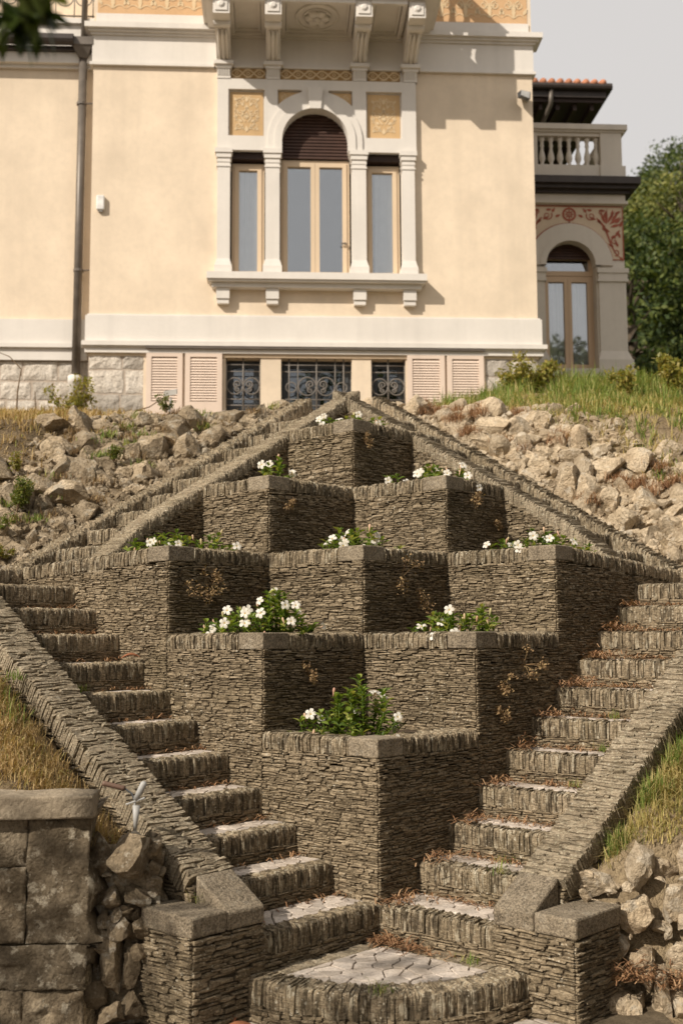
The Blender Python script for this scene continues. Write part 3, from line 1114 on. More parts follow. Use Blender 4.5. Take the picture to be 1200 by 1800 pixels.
def spiral(cx, cz, r, turns, a0, sgn=1, n=30, r1=0.15):
    return [(cx + (r * (1 - (1 - r1) * i / n)) * math.cos(a0 + sgn * turns * 2 * math.pi * i / n),
             cz + (r * (1 - (1 - r1) * i / n)) * math.sin(a0 + sgn * turns * 2 * math.pi * i / n)) for i in range(n + 1)]


def taper(n, w0, w1): return [w0 + (w1 - w0) * i / (n - 1) for i in range(n)]


def leafshape(mb, x, z, ang, L, w, d):
    pts = [(x + math.cos(ang) * L * t, z + math.sin(ang) * L * t) for t in [0, .15, .35, .55, .75, 1]]
    ribbon(mb, pts, [w * q for q in (.15, .6, 1, .9, .5, .05)], d)


def scrollwork(mb, x0, x1, z0, z1, d, lw, units):
    """rows of mirrored scrolls, rosettes and leaves across a strip"""
    W_ = (x1 - x0) / units
    H = z1 - z0
    for k in range(units):
        c = x0 + (k + 0.5) * W_
        for sg in (-1, 1):
            r = min(W_ * 0.20, H * 0.30)
            p = spiral(c + sg * W_ * 0.24, z0 + H * 0.52, r, 1.4, math.pi / 2 if sg > 0 else math.pi / 2, sg)
            ribbon(mb, p, taper(len(p), lw, lw * 0.6), d)
            p = [(c + sg * W_ * (0.02 + 0.46 * t), z0 + H * (0.12 + 0.10 * math.sin(t * 3.14))) for t in [i / 10 for i in range(11)]]
            ribbon(mb, p, taper(11, lw, lw * 0.4), d)
            leafshape(mb, c + sg * W_ * 0.40, z0 + H * 0.22, math.pi / 2 - sg * 0.5, H * 0.26, lw * 2.6, d)
            leafshape(mb, c + sg * W_ * 0.06, z0 + H * 0.40, math.pi / 2 - sg * 0.6, H * 0.3, lw * 2.2, d)
            leafshape(mb, c + sg * W_ * 0.30, z0 + H * 0.86, math.pi - math.pi * (sg > 0) + sg * 0.1, W_ * 0.16, lw * 2.2, d)
        p = arc(c, z0 + H * 0.84, H * 0.07, 0, 2 * math.pi, 12); ribbon(mb, p, lw, d)
        leafshape(mb, c, z0 + H * 0.10, math.pi / 2, H * 0.55, lw * 3.0, d)


def arabesque(mb, s0, s1, z0, z1, d, lw):
    """symmetric vase-and-scroll panel"""
    c = (s0 + s1) / 2; w = s1 - s0; h = z1 - z0
    X = lambda u: c + u * w; Z = lambda v: z0 + v * h
    for sg in (-1, 1):
        for (u, v, r, tr, a0, dr) in ((.25, .80, .15, 1.3, 3.5, -1), (.27, .20, .14, 1.3, 2.6, 1), (.20, .50, .11, 1.2, 1.6, 1), (.36, .55, .08, 1.1, 4.2, -1), (.12, .92, .06, 1.0, 5, -1), (.37, .36, .06, 1, 1, 1)):
            p = spiral(X(sg * u), Z(v), r * w, tr, a0 if sg > 0 else math.pi - a0, dr * sg)
            ribbon(mb, p, taper(len(p), lw, lw * 0.5), d)
        p = [(X(sg * (0.06 + 0.34 * math.sin(t * 2.9))), Z(0.10 + 0.82 * t)) for t in [i / 16 for i in range(17)]]
        ribbon(mb, p, taper(17, lw * 0.8, lw * 0.5), d)
        p = [(X(sg * (0.16 * math.sin(t * 3.1 + 0.3))), Z(0.30 + 0.36 * t)) for t in [i / 12 for i in range(13)]]
        ribbon(mb, p, lw, d)
        for (u, v, a) in ((.15, .30, .6), (.32, .66, 1.2), (.10, .70, .9), (.40, .10, 2.4), (.42, .90, -2.2), (.08, .12, .7), (.30, .46, -.4)):
            leafshape(mb, X(sg * u), Z(v), a if sg > 0 else math.pi - a, w * 0.16, lw * 2.4, d)
    for v, L in ((.05, .16), (.36, .2), (.60, .14), (.80, .15)):
        leafshape(mb, c, Z(v), math.pi / 2, L * h, lw * 3.2, d)
    ribbon(mb, arc(c, Z(.44), w * .07, 0, 6.283, 14), lw, d)


villa = thing('villa', F(-0.2, 0, 4.7), 'cream plastered villa with arched triple window, stone balcony corbels and basement shutters', 'house')
SL, SR = -3.49, 3.07
AC, AR, AZ = -0.215, 0.505, 8.86        # arch centre, radius, springing

# main wall with the window opening and the closed sides and back
m = MB()
plate(m, rect(SL, SR, 5.60, 13.2), [rect(-1.50, 1.12, 6.86, 9.70)], -0.35, 0)
plate(m, rect(-2.70, 2.28, 4.2, 5.60), [rect(-1.517, -1.015, 4.80, 5.59), rect(-0.717, 0.312, 4.80, 5.59), rect(0.595, 1.10, 4.80, 5.59)], -0.35, -0.001)
fbox(m, SL, SL + 0.35, -9, -0.35, 4.2, 13.2); fbox(m, SR - 0.35, SR, -9, -0.35, 4.2, 13.2)
fbox(m, SL, SR, -9.3, -9, 4.2, 13.2)
put('wall', m, M['cream'], villa)
put('room_lining', fboxes((SL + .36, SR - .36, -1.6, -1.5, 4.2, 13.0), (SL + .36, SR - .36, -1.5, -0.36, 6.2, 6.3), (SL + .36, SR - .36, -1.5, -0.36, 9.9, 10.0)), M['room'], villa)
put('roof_slab', fboxes((SL - .5, SR + .5, -9.6, 0.55, 13.2, 13.35)), M['gutter'], villa)

# plinth band and its mouldings
put('plinth_band', fboxes((SL - .045, SR + .05, -0.3, 0.05, 5.80, 6.19), (SL - .02, SR + .03, -0.3, 0.028, 6.19, 6.215)), M['trim'], villa)
put('plinth_moulding', fboxes((SL - .085, SR + .11, -0.3, 0.11, 5.735, 5.80), (SL - .06, SR + .085, -0.3, 0.08, 5.715, 5.735), (SL - .045, SR + .06, -0.3, 0.055, 5.64, 5.715)), M['trim'], villa)
put('shutter_rail', fboxes((-2.66, 2.26, 0.056, 0.10, 5.700, 5.724)), M['pipe'], villa)

# cornice above the first floor
put('cornice', fboxes((SL - .02, SR + .02, -.3, .028, 10.03, 10.45), (SL - .05, SR + .05, -.3, .055, 9.985, 10.03), (SL - .04, SR + .05, -.3, .06, 10.45, 10.485),
                      (SL - .075, SR + .09, -.3, .10, 10.485, 10.52), (SL - .12, SR + .145, -.3, .155, 10.52, 10.60), (SL + .03, SR - .04, -.3, .022, 10.60, 10.80)), M['trim'], villa)
for nm, (a, b) in {'l': (SL + .05, -1.80), 'r': (1.50, SR - .06)}.items():
    o = put('fresco_panel', fboxes((a, b, 0, 0.008, 10.80, 11.9)), M['ochre2'], villa)
    m = MB(); scrollwork(m, a + .02, b - .02, 10.83, 11.33, 0.010, 0.020, 4); put('ornament', m, M['ochre_line'], o)

# stone base blocks
rb = random.Random(77)
def ashlar(parent, s0, s1, d, z0, z1, rows, first=0.3, name='stone_block'):
    m = MB(); fbox(m, s0, s1, d - 0.3, d - 0.018, z0, z1); put('base_wall', m, M['ashlar_joint'], parent)
    z = z1
    for hrow in rows:
        zb = z - hrow
        s = s0
        while s < s1 - 0.02:
            w = rb.uniform(0.30, 0.52)
            e = min(s + w, s1)
            if s1 - e < 0.14: e = s1
            m = MB()
            nx, nz = 6, 4
            vs = []
            for iz in range(nz + 1):
                for ix in range(nx + 1):
                    edge = ix in (0, nx) or iz in (0, nz)
                    q = -0.012 if edge else rb.uniform(-0.004, 0.009)
                    vs.append(F(s + .018 + (e - s - .036) * ix / nx + (rb.uniform(-.012, .012)), d + q, zb + .016 + (hrow - .032) * iz / nz + rb.uniform(-.009, .009)))
            m.add(vs, [(iz * (nx + 1) + ix, iz * (nx + 1) + ix + 1, (iz + 1) * (nx + 1) + ix + 1, (iz + 1) * (nx + 1) + ix) for iz in range(nz) for ix in range(nx)])
            o = put(name, m, M['ashlar'], parent)
            sol = o.modifiers.new('depth', 'SOLIDIFY'); sol.thickness = 0.05; sol.offset = -1
            s = e
        z = zb


ashlar(villa, SL, -2.64, 0.0, 4.2, 5.645, (0.24, 0.36, 0.26, 0.30, 0.28))
ashlar(villa, 2.24, SR, 0.0, 4.2, 5.645, (0.30, 0.34, 0.28, 0.30, 0.2))

# stone surround of the triple window, with arch notch and panel recesses
out = [(-1.66, 8.70), (AC - AR, 8.70), (AC - AR, AZ)] + arc(AC, AZ, AR, math.pi, 0, 28)[1:] + [(AC + AR, 8.70), (1.29, 8.70), (1.29, 9.80), (-1.66, 9.80)]
out = [out[0]] + [p for i, p in enumerate(out[1:]) if math.hypot(p[0] - out[i][0], p[1] - out[i][1]) > 1e-4]
RS = 0.775
def spandrel(sg, g=0.0):
    xo, xi, zt = AC + sg * (0.555 + g), AC + sg * (0.20 - g), 9.645 + g
    a0 = math.acos((abs(xo - AC)) / RS); a1 = math.acos(abs(xi - AC) / RS)
    pts = [(AC + sg * RS * math.cos(a0 + (a1 - a0) * i / 10), AZ + RS * math.sin(a0 + (a1 - a0) * i / 10) - g) for i in range(11)]
    pts = [(p[0], p[1]) for p in pts] + [(xi, zt), (xo, zt)]
    return pts if sg < 0 else pts
PL, PR = rect(-1.497, -0.963, 8.92, 9.64), rect(0.545, 1.075, 8.92, 9.64)
m = MB()
plate(m, out, [PL, PR, spandrel(-1), spandrel(1)], 0.002, 0.075)
sur = put('window_surround', m, M['trim'], villa)
for q in ((-1.64, AC - .52), (AC + .52, 1.27)): put('panel_backing', fboxes((*q, -0.2, 0.012, 8.72, 9.78)), M['trim'], villa)
m = MB(); pl2 = arc(AC, AZ, AR + 0.02, 0, math.pi, 24)
plate(m, [(AC + .56, AZ), (AC + .56, 9.7), (AC - .56, 9.7), (AC - .56, AZ)] + arc(AC, AZ, AR + .02, math.pi, 0, 24), [], -0.3, 0.012)
put('arch_backing', m, M['trim'], villa)
for (a, b) in ((-1.497, -0.963), (0.545, 1.075)):
    o = put('fresco_panel', fboxes((a + .02, b - .02, 0.013, 0.020, 8.94, 9.62)), M['ochre'], villa)
    m = MB(); arabesque(m, a + .05, b - .05, 8.97, 9.59, 0.021, 0.017); put('ornament', m, M['ochre_line'], o)
for sg in (-1, 1):
    m = MB(); plate(m, spandrel(sg, -0.012), [], 0.013, 0.020)
    o = put('fresco_spandrel', m, M['ochre'], villa)
    m = MB()
    for q, r in ((0.47, 0.05), (0.36, 0.035), (0.26, .025)):
        p = spiral(AC + sg * q, 9.57 - (q < .4) * 0.0 - .02, r, 1.3, 1.5, sg); ribbon(m, p, 0.013, 0.021)
    put('ornament', m, M['ochre_line'], o)
# archivolt and keystone
m = MB(); plate(m, arc(AC, AZ, 0.70, 0, math.pi, 28) + arc(AC, AZ, AR + .0, math.pi, 0, 28), [], 0.06, 0.10)
plate(m, arc(AC, AZ, 0.60, 0, math.pi, 28) + arc(AC, AZ, AR - .015, math.pi, 0, 28), [], -0.12, 0.118)
for q in (AC - .70, AC + .60): fbox(m, q, q + .10, .05, .10, 8.705, AZ)
for q in (AC - .60, AC + .49): fbox(m, q, q + .11, -.12, .118, 8.70, AZ)
put('archivolt', m, M['trim'], villa)
m = MB(); m.hexa([F(AC - .085, .05, 9.33), F(AC + .085, .05, 9.33), F(AC + .115, .05, 9.66), F(AC - .115, .05, 9.66), F(AC - .085, .15, 9.33), F(AC + .085, .15, 9.33), F(AC + .115, .16, 9.66), F(AC - .115, .16, 9.66)])
put('keystone', m, M['trim'], villa)
# strips of painted frieze between the corbel feet
put('frieze_backing', fboxes((-1.66, 1.29, -0.1, 0.01, 9.80, 10.03)), M['trim'], villa)
for a, b, un in ((-1.46, -0.955, 1), (-0.73, 0.34, 2), (0.57, 1.06, 1)):
    o = put('fresco_strip', fboxes((a, b, 0.011, 0.018, 9.815, 10.01)), M['ochre_dark'], villa)
    m = MB()
    L = b - a; n = 40
    for ph in (0, math.pi):
        p = [(a + L * i / n, 9.912 + 0.055 * math.sin(2 * math.pi * un * 1.5 * i / n + ph)) for i in range(n + 1)]
        ribbon(m, p, 0.022, 0.019)
    for q in range(int(un * 3)):
        cx = a + L * (q + .5) / (un * 3)
        ribbon(m, arc(cx, 9.912, 0.022, 0, 6.283, 12), 0.012, 0.0195)
        leafshape(m, cx - .06, 9.965, 0.2, 0.12, 0.022, 0.0195); leafshape(m, cx + .06, 9.86, math.pi + .2, 0.12, 0.022, 0.0195)
    put('ornament', m, M['ochre_line'], o)

# pilasters
for c in (-1.56, -0.845, 0.43, 1.163):
    w = 0.093 if c in (-1.56, 1.163) else 0.105
    pil = put('pilaster', fboxes((c - w, c + w, -0.10, 0.10, 6.95, 8.50)), M['trim'], villa)
    put('capital', fboxes((c - w - .035, c + w + .035, -.1, .135, 8.64, 8.71), (c - w - .018, c + w + .018, -.1, .118, 8.57, 8.64), (c - w - .008, c + w + .008, -.1, .108, 8.50, 8.53), (c - w, c + w, -.1, .10, 8.53, 8.57), (c - w - .012, c + w + .012, -.1, .112, 8.43, 8.455)), M['trim'], pil)
    m = MB(); m.hexa([F(c - w - .03, -.1, 6.93), F(c + w + .03, -.1, 6.93), F(c + w + .03, .13, 6.93), F(c - w - .03, .13, 6.93), F(c - w, -.1, 7.04), F(c + w, -.1, 7.04), F(c + w, .102, 7.04), F(c - w, .102, 7.04)])
    fbox(m, c - w - .034, c + w + .034, -.1, .135, 6.80, 6.93)
    put('pilaster_base', m, M['trim'], pil)
# sill on four blocks
sill = put('window_sill', fboxes((-1.79, 1.40, -.3, .25, 6.70, 6.80), (-1.765, 1.375, -.1, .22, 6.67, 6.70), (-1.72, 1.33, -.1, .15, 6.60, 6.67)), M['trim'], villa)
for c in (-1.56, -0.845, 0.43, 1.163):
    put('sill_block', fboxes((c - .095, c + .095, 0, .12, 6.44, 6.60), (c - .085, c + .085, 0, .10, 6.37, 6.44)), M['trim'], sill)


def window(parent, s0, s1, z0, z1, d, leaves, mat, name='window', handle=False, pane=None):
    """window with its outer frame, sash frames and panes; d is the frame's front"""
    m = MB()
    plate(m, rect(s0, s1, z0, z1), [rect(s0 + .045, s1 - .045, z0 + .05, z1 - .045)], d - .07, d)
    w = put(name, m, mat, parent)
    n = leaves; W_ = (s1 - s0 - .08) / n
    for q in range(n):
        a = s0 + .04 + W_ * q; b = a + W_
        m = MB(); plate(m, rect(a + .002, b - .002, z0 + .045, z1 - .04), [rect(a + .065, b - .065, z0 + .12, z1 - .105)], d - .05, d + .018)
        put('sash', m, mat, w)
        put('pane', fboxes((a + .05, b - .05, d - .03, d - .024, z0 + .10, z1 - .09)), pane or M['glass'], w)
    if handle:
        m = MB(); fbox(m, s1 - .075, s1 - .055, d + .018, d + .05, z0 + .55, z0 + .57); fbox(m, s1 - .13, s1 - .05, d + .045, d + .06, z0 + .54, z0 + .56)
        put('handle', m, M['pipe'], w)
    return w


def roller(parent, outline_fn, s0, s1, z0, z1, d, step=0.055, mat=None):
    """closed roller shutter of horizontal slats clipped to the opening"""
    z = z0
    ro = None
    while z < z1 - 0.01:
        zt = min(z + step, z1)
        h = outline_fn((z + zt) / 2)
        if h > 0.02:
            c = (s0 + s1) / 2
            m = MB()
            m.hexa([F(c - h, d - .02, z), F(c + h, d - .02, z), F(c + h, d + .012, z + .004), F(c - h, d + .012, z + .004), F(c - h, d - .02, zt), F(c + h, d - .02, zt), F(c + h, d, zt - .006), F(c - h, d, zt - .006)])
            if ro is None:
                ro = put('roller_shutter', m, mat or M['roller'], parent)
            else:
                put('slat', m, mat or M['roller'], ro)
        z = zt


window(villa, -1.445, -0.965, 6.80, 8.57, -.13, 1, M['frame'])
window(villa, 0.535, 1.05, 6.80, 8.57, -.13, 1, M['frame'])
window(villa, -0.725, 0.30, 6.80, 8.64, -.13, 2, M['frame'], handle=True)
for q in ((-1.46, -.95), (.52, 1.07)): put('lintel', fboxes((*q, -.35, -.02, 8.60, 8.70)), M['darkwood'], villa)
roller(villa, lambda z: AR - .002 if z < AZ else math.sqrt(max(0, (AR - .002) ** 2 - (z - AZ) ** 2)), AC - AR, AC + AR, 8.65, AZ + AR, -.10, 0.05)


def curtain(parent, s0, s1, z0, z1, d, seed):
    r = random.Random(seed)
    n = 60
    vs = []
    for i in range(n + 1):
        s = s0 + (s1 - s0) * i / n
        ph = i * 0.55 + 1.8 * math.sin(i * .17 + seed) + r.uniform(-.1, .1)
        q = 0.022 * math.sin(ph) * (.5 + .5 * math.sin(i * .11 + seed)) + 0.006 * math.sin(i * 1.3)
        vs += [F(s, d + q, z0), F(s, d + q * 0.6, z1)]
    m = MB(); m.add(vs, [(2 * i, 2 * i + 2, 2 * i + 3, 2 * i + 1) for i in range(n)])
    put('curtain', m, M['curtain'], parent, smooth=True)


curtain(villa, -1.43, -1.0, 6.85, 8.5, -.205, 1)
curtain(villa, 0.68, 1.02, 6.85, 8.5, -.205, 2)

# balcony on four carved corbels
bal = put('balcony', fboxes((-1.86, 1.56, 0, 1.16, 10.60, 10.80), (-1.80, 1.50, 0, 1.10, 10.545, 10.60)), M['trim'], villa)
for a, b in ((-1.46, -0.95), (-0.72, 0.33), (0.56, 1.07)):       # coffered soffit between the corbels
    m = MB()
    for q, zz, w in ((0.0, 10.48, .06), (0.075, 10.515, .03)):
        fbox(m, a + q, b - q, .06 + q, .06 + q + w, zz, 10.545); fbox(m, a + q, b - q, 1.04 - q - w, 1.04 - q, zz, 10.545)
        fbox(m, a + q, a + q + w, .06 + q + w, 1.04 - q - w, zz, 10.545); fbox(m, b - q - w, b - q, .06 + q + w, 1.04 - q - w, zz, 10.545)
    put('soffit_frame', m, M['trim'], bal)
rc = F(-0.197, 0.52, 10.545)
m = MB(); ring = []
for rr in (0.30, 0.275):
    pass
pts = [rc + FU * (0.30 * math.cos(q * .2618)) + FOUT * (0.36 * math.sin(q * .2618)) - ZUP * .006 for q in range(25)]
m.tube(pts, 0.022, 6, False)
for q in range(6):
    an = q * math.pi / 3
    c = rc + FU * (0.115 * math.cos(an)) + FOUT * (0.13 * math.sin(an)) - ZUP * 0.02
    m.lathe(c, [(0.01, -.035), (.05, -.03), (.072, -.012), (.075, .02)], 10)
m.lathe(rc - ZUP * .03, [(0.01, -.045), (.04, -.04), (.055, -.015), (.06, .02)], 10)
pts = [rc + FU * (0.20 * math.cos(q * .2618)) + FOUT * (0.23 * math.sin(q * .2618)) - ZUP * .01 for q in range(25)]
m.tube(pts, 0.014, 6, False)
put('rosette', m, M['trim'], bal, smooth=True)
for c in (-1.565, -0.835, 0.452, 1.21):
    w = 0.105
    prof = [(0.02, 10.04), (0.10, 10.03), (0.17, 10.07), (0.24, 10.15), (0.38, 10.20), (0.55, 10.235), (0.70, 10.25), (0.80, 10.275), (0.86, 10.30), (0.86, 10.55), (0.02, 10.55)]
    m = MB()
    n = len(prof)
    vs = [F(c - w, d, z) for d, z in prof] + [F(c + w, d, z) for d, z in prof]
    m.add(vs, [tuple(range(n)), tuple(range(n, 2 * n))[::-1]] + [(i, i + n, (i + 1) % n + n, (i + 1) % n) for i in range(n)])
    cb = put('corbel', m, M['trim'], villa)
    # raised leaf under the curve
    lf = [(0.13, 10.035), (0.25, 10.13), (0.40, 10.18), (0.55, 10.21), (0.68, 10.225)]
    m = MB()
    for off, ww in ((-.055, .028), (0, .036), (.055, .028)):
        m.tube([F(c + off, d, z) for d, z in lf], [ww * q for q in (.5, 1, 1, .9, .5)], 6)
    put('carved_leaf', m, M['trim'], cb, smooth=True)
    m = fboxes((c - w - .012, c + w + .012, .82, 1.02, 10.29, 10.545), (c - w + .02, c + w - .02, 1.02, 1.035, 10.33, 10.51))
    ctr = F(c, 1.035, 10.42); m.tube([ctr, ctr + FOUT * .02], [.06, .03], 8)
    put('front_block', m, M['trim'], cb)
    put('scroll_roll', (lambda q: (q.tube([F(c - w - .015, .77, 10.275), F(c + w + .015, .77, 10.275)], .05, 10), q)[1])(MB()), M['trim'], cb)
    m = fboxes((c - w - .04, c + w + .04, 0, .17, 9.985, 10.04), (c - w - .012, c + w + .012, 0, .135, 9.94, 9.985), (c - w + .008, c + w - .008, 0, .085, 9.80, 9.84))
    for fl in range(5):
        q = c - w + .012 + fl * (2 * w - .024) / 5
        m.hexa([F(q, 0, 9.84), F(q + .030, 0, 9.84), F(q + .030, .09, 9.84), F(q, .09, 9.84), F(q, 0, 9.94), F(q + .030, 0, 9.94), F(q + .030, .125, 9.94), F(q, .125, 9.94)])
    fbox(m, c - w + .005, c + w - .005, 0, .08, 9.80, 9.94)
    put('corbel_foot', m, M['trim'], cb)
m = fboxes((-1.84, -1.62, .90, 1.12, 10.80, 11.70), (1.32, 1.54, .90, 1.12, 10.80, 11.70), (-1.86, 1.56, .88, 1.14, 11.70, 11.82), (-1.84, -1.62, .02, .90, 11.70, 11.82), (1.32, 1.54, .02, .90, 11.70, 11.82))
put('balcony_rail', m, M['trim'], bal)
BPROF = [(.05, 0), (.05, .04), (.03, .06), (.035, .10), (.06, .19), (.055, .26), (.03, .40), (.028, .46), (.04, .50), (.03, .54), (.035, .60), (.05, .64), (.05, .70)]
BPROF = [(r, z * 1.285) for r, z in BPROF]
for s in [(-1.5 + .19 * q) for q in range(15)]:
    m = MB(); m.lathe(F(s, 1.0, 10.80), BPROF, 10); put('baluster', m, M['trim'], bal, smooth=True)
for s in (-1.73, 1.43):
    for d in (.2, .39, .58, .77):
        m = MB(); m.lathe(F(s, d, 10.80), BPROF, 10); put('baluster', m, M['trim'], bal, smooth=True)

# basement windows with wrought-iron grilles
def grille(parent, s0, s1, z0, z1, d, motifs):
    m = MB()
    T_ = lambda pts, r=0.011: m.tube([F(a, d, b) for a, b in pts], r, 6)
    for z in (z1 - .09, z1 - .19, z0 + .10, z0 + .19):
        T_([(s0, z), (s1, z)], .008)
    for (c, r, both) in motifs:
        zc = (z0 + z1) / 2 - .01
        T_([(c, z0), (c, z1)], .012)
        for sg in (-1, 1):
            if not both: continue
            x = c + sg * r * 1.06
            T_([(x + r * math.cos(q), zc + r * math.sin(q) * 1.05) for q in [i * .2618 for i in range(25)]], .010)
            p = spiral(c + sg * r * 0.72, zc + r * .22, r * .52, 1.5, -math.pi / 2 if sg > 0 else -math.pi / 2, sg, 26); T_(p, .011)
            p = spiral(c + sg * r * 0.72, zc - r * .45, r * .36, 1.3, math.pi / 2, -sg, 22); T_(p, .010)
            x2 = c + sg * r * 2.12
            T_([(x2, z0), (x2, z1)], .009)
    put('grille', m, M['iron'], parent, smooth=True)


for s0, s1, mot in ((-1.517, -1.015, [(-1.266, .115, True)]), (-0.717, 0.312, [(-0.2, .128, True), (-0.60, .06, False), (0.195, .06, False)]), (0.595, 1.10, [(0.847, .115, True)])):
    w = window(villa, s0, s1, 4.80, 5.59, -.20, 1 if s1 - s0 < .7 else 2, M['blackmetal'], 'basement_window', pane=M['glass_dark'])
    grille(w, s0, s1, 4.80, 5.59, -.06, mot)
    if len(mot) == 3:
        m = MB()
        for c in (-0.57, 0.165):
            m.tube([F(c + .075 * math.cos(q * .2618), -.06, 5.17 + .075 * math.sin(q * .2618)) for q in range(25)], .009, 6)
        put('grille_ring', m, M['iron'], w, smooth=True)
put('basement_lintel', fboxes((-1.56, 1.112, -.02, .02, 5.59, 5.635)), M['frame'], villa)
put('basement_sill', fboxes((-1.56, 1.112, -.02, .04, 4.74, 4.80)), M['trim'], villa)

# louvred shutters folded back on both sides
SLAT = None
for s0, s1 in ((-2.655, -2.135), (-2.100, -1.567), (1.118, 1.668), (1.702, 2.245)):
    m = MB()
    zt, zb = 5.690, 4.66
    plate(m, rect(s0, s1, zb, zt), [rect(s0 + .075, s1 - .075, 4.93, 5.585)], .012, .052)
    fbox(m, s0 + .01, s0 + .05, .02, .06, zt, zt + .035); fbox(m, s1 - .05, s1 - .01, .02, .06, zt, zt + .035)
    sh = put('shutter', m, M['shutter'], villa)
    if SLAT is None:
        q = MB(); q.hexa([Vector(v) for v in ((-.5, -.004, -.024), (.5, -.004, -.024), (.5, .004, -.024), (-.5, .004, -.024), (-.5, .018, .016), (.5, .018, .016), (.5, .026, .012), (-.5, .026, .012))])
        SLAT = q.mesh('louvre_slat', M['shutter'])
    n = 16
    for q in range(n):
        z = 4.95 + (5.575 - 4.95) * (q + .5) / n
        c = F((s0 + s1) / 2, .045, z)
        inst('slat', SLAT, frame_matrix(c, FU * (s1 - s0 - .15), -FOUT * 1.0, ZUP), sh)

# ------------------------------------------------------------------ left wing, gutter and downpipe
lw = thing('villa_wing', F(-5.0, -.25, 4.7), 'lower cream wing left of the downpipe with brown gutter and pale stone base', 'house')
D0 = -.25
put('wall', fboxes((-9.5, SL + .02, D0 - 6, D0, 5.6, 10.3)), M['cream'], lw)
put('plinth_band', fboxes((-9.5, SL - .05, D0, D0 + .05, 5.82, 6.19)), M['trim'], lw)
put('plinth_moulding', fboxes((-9.5, SL - .05, D0, D0 + .10, 5.76, 5.82), (-9.5, SL - .05, D0, D0 + .05, 5.58, 5.76)), M['trim'], lw)
ashlar(lw, -5.6, SL - .02, D0, 4.2, 5.58, (0.30, 0.28, 0.30, 0.28, 0.2))
put('base_wall', fboxes((-9.5, -5.6, D0 - .3, D0, 4.2, 5.58)), M['ashlar'], lw)
put('cornice', fboxes((-9.5, SL - .05, D0, D0 + .06, 10.03, 10.08), (-9.5, SL - .05, D0, D0 + .14, 10.08, 10.24)), M['trim'], lw)
m = fboxes((-9.5, -3.78, D0, D0 + .22, 10.24, 10.30))
m.tube([F(-9.5, D0 + .30, 10.36), F(-3.78, D0 + .30, 10.36)], .085, 12)
put('gutter', m, M['gutter'], lw)
put('terrace_parapet', fboxes((-9.5, SL - .02, D0 - .2, D0 + .06, 10.30, 10.72), (-9.5, SL - .02, D0 - .25, D0 + .12, 10.72, 10.80)), M['trim'], lw)
put('upper_wall', fboxes((-9.5, SL, -3.6, -3.4, 10.3, 13.4)), M['cream'], lw)
window(lw, -4.75, -4.05, 10.9, 12.6, -3.37, 1, M['frame'])
m = MB()
for z in (10.92, 11.55): m.tube([F(-9.5, D0 - .05, z), F(SL, D0 - .05, z)], .012, 6)
for q in range(22):
    c = -9.3 + q * .28
    m.tube([F(c + .12 * math.cos(a * .2618), D0 - .05, 11.2 + .12 * math.sin(a * .2618)) for a in range(25)], .009, 5)
    m.tube([F(c + .14, D0 - .05, 10.8), F(c + .14, D0 - .05, 11.55)], .009, 5)
put('terrace_railing', m, M['iron'], lw, smooth=True)
dp = thing('drainpipe', F(-3.68, -.1, 4.7), 'grey metal downpipe with hopper head between the two parts of the villa', 'drainpipe')
m = MB(); m.tube([F(-3.685, -.13, 5.3), F(-3.665, -.13, 10.2)], .062, 12); put('pipe', m, M['pipe'], dp, smooth=True)
m = MB(); m.tube([F(-3.66, -.12, 10.40), F(-3.64, -.12, 13.3)], .045, 10); put('upper_pipe', m, M['pipe'], dp, smooth=True)
m = MB(); a, b = (-3.66, -.11), .14
m.hexa([F(-3.72, -.17, 10.14), F(-3.60, -.17, 10.14), F(-3.60, -.05, 10.14), F(-3.72, -.05, 10.14), F(-3.81, -.22, 10.30), F(-3.51, -.22, 10.30), F(-3.51, .03, 10.30), F(-3.81, .03, 10.30)])
fbox(m, -3.82, -3.50, -.22, .04, 10.30, 10.42); put('hopper_head', m, M['pipe'], dp)
for z in (6.9, 9.45):
    m = MB(); m.tube([F(-3.675, -.13, z - .02), F(-3.675, -.13, z + .02)], .074, 12); m.tube([F(-3.62, -.12, z), F(-3.49, -.10, z)], .012, 6); put('bracket', m, M['pipe'], dp)
m = MB(); m.lathe(F(-3.69, -.13, 4.4), [(.085, 0), (.085, .80), (.11, .82), (.11, .92), (.08, .94)], 14); put('clay_socket', m, M['trim'], dp, smooth=True)

# ------------------------------------------------------------------ right loggia wing
wg = thing('loggia_wing', F(4.2, -2.5, 4.8), 'shaded grey wing with red fresco, arched window and stone balustrade right of the villa', 'house')
D1 = -2.5
WC, WRAD, WZ = 4.243, 0.445, 7.86
out = [(2.9, 6.03), (WC - WRAD, 6.03), (WC - WRAD, WZ)] + arc(WC, WZ, WRAD, math.pi, 0, 24)[1:] + [(WC + WRAD, 6.03), (5.19, 6.03), (5.19, 8.93), (2.9, 8.93)]
m = MB(); plate(m, out, [], D1 - .35, D1)
fbox(m, 5.0, 5.19, D1 - 4, D1 - .35, 4.5, 8.93); fbox(m, 2.9, 5.19, D1 - .3, D1 - .02, 4.3, 5.87)
put('wall', m, M['wingstone'], wg)
put('room_lining', fboxes((2.9, 5.0, D1 - 1.3, D1 - 1.2, 5, 8.9)), M['room'], wg)
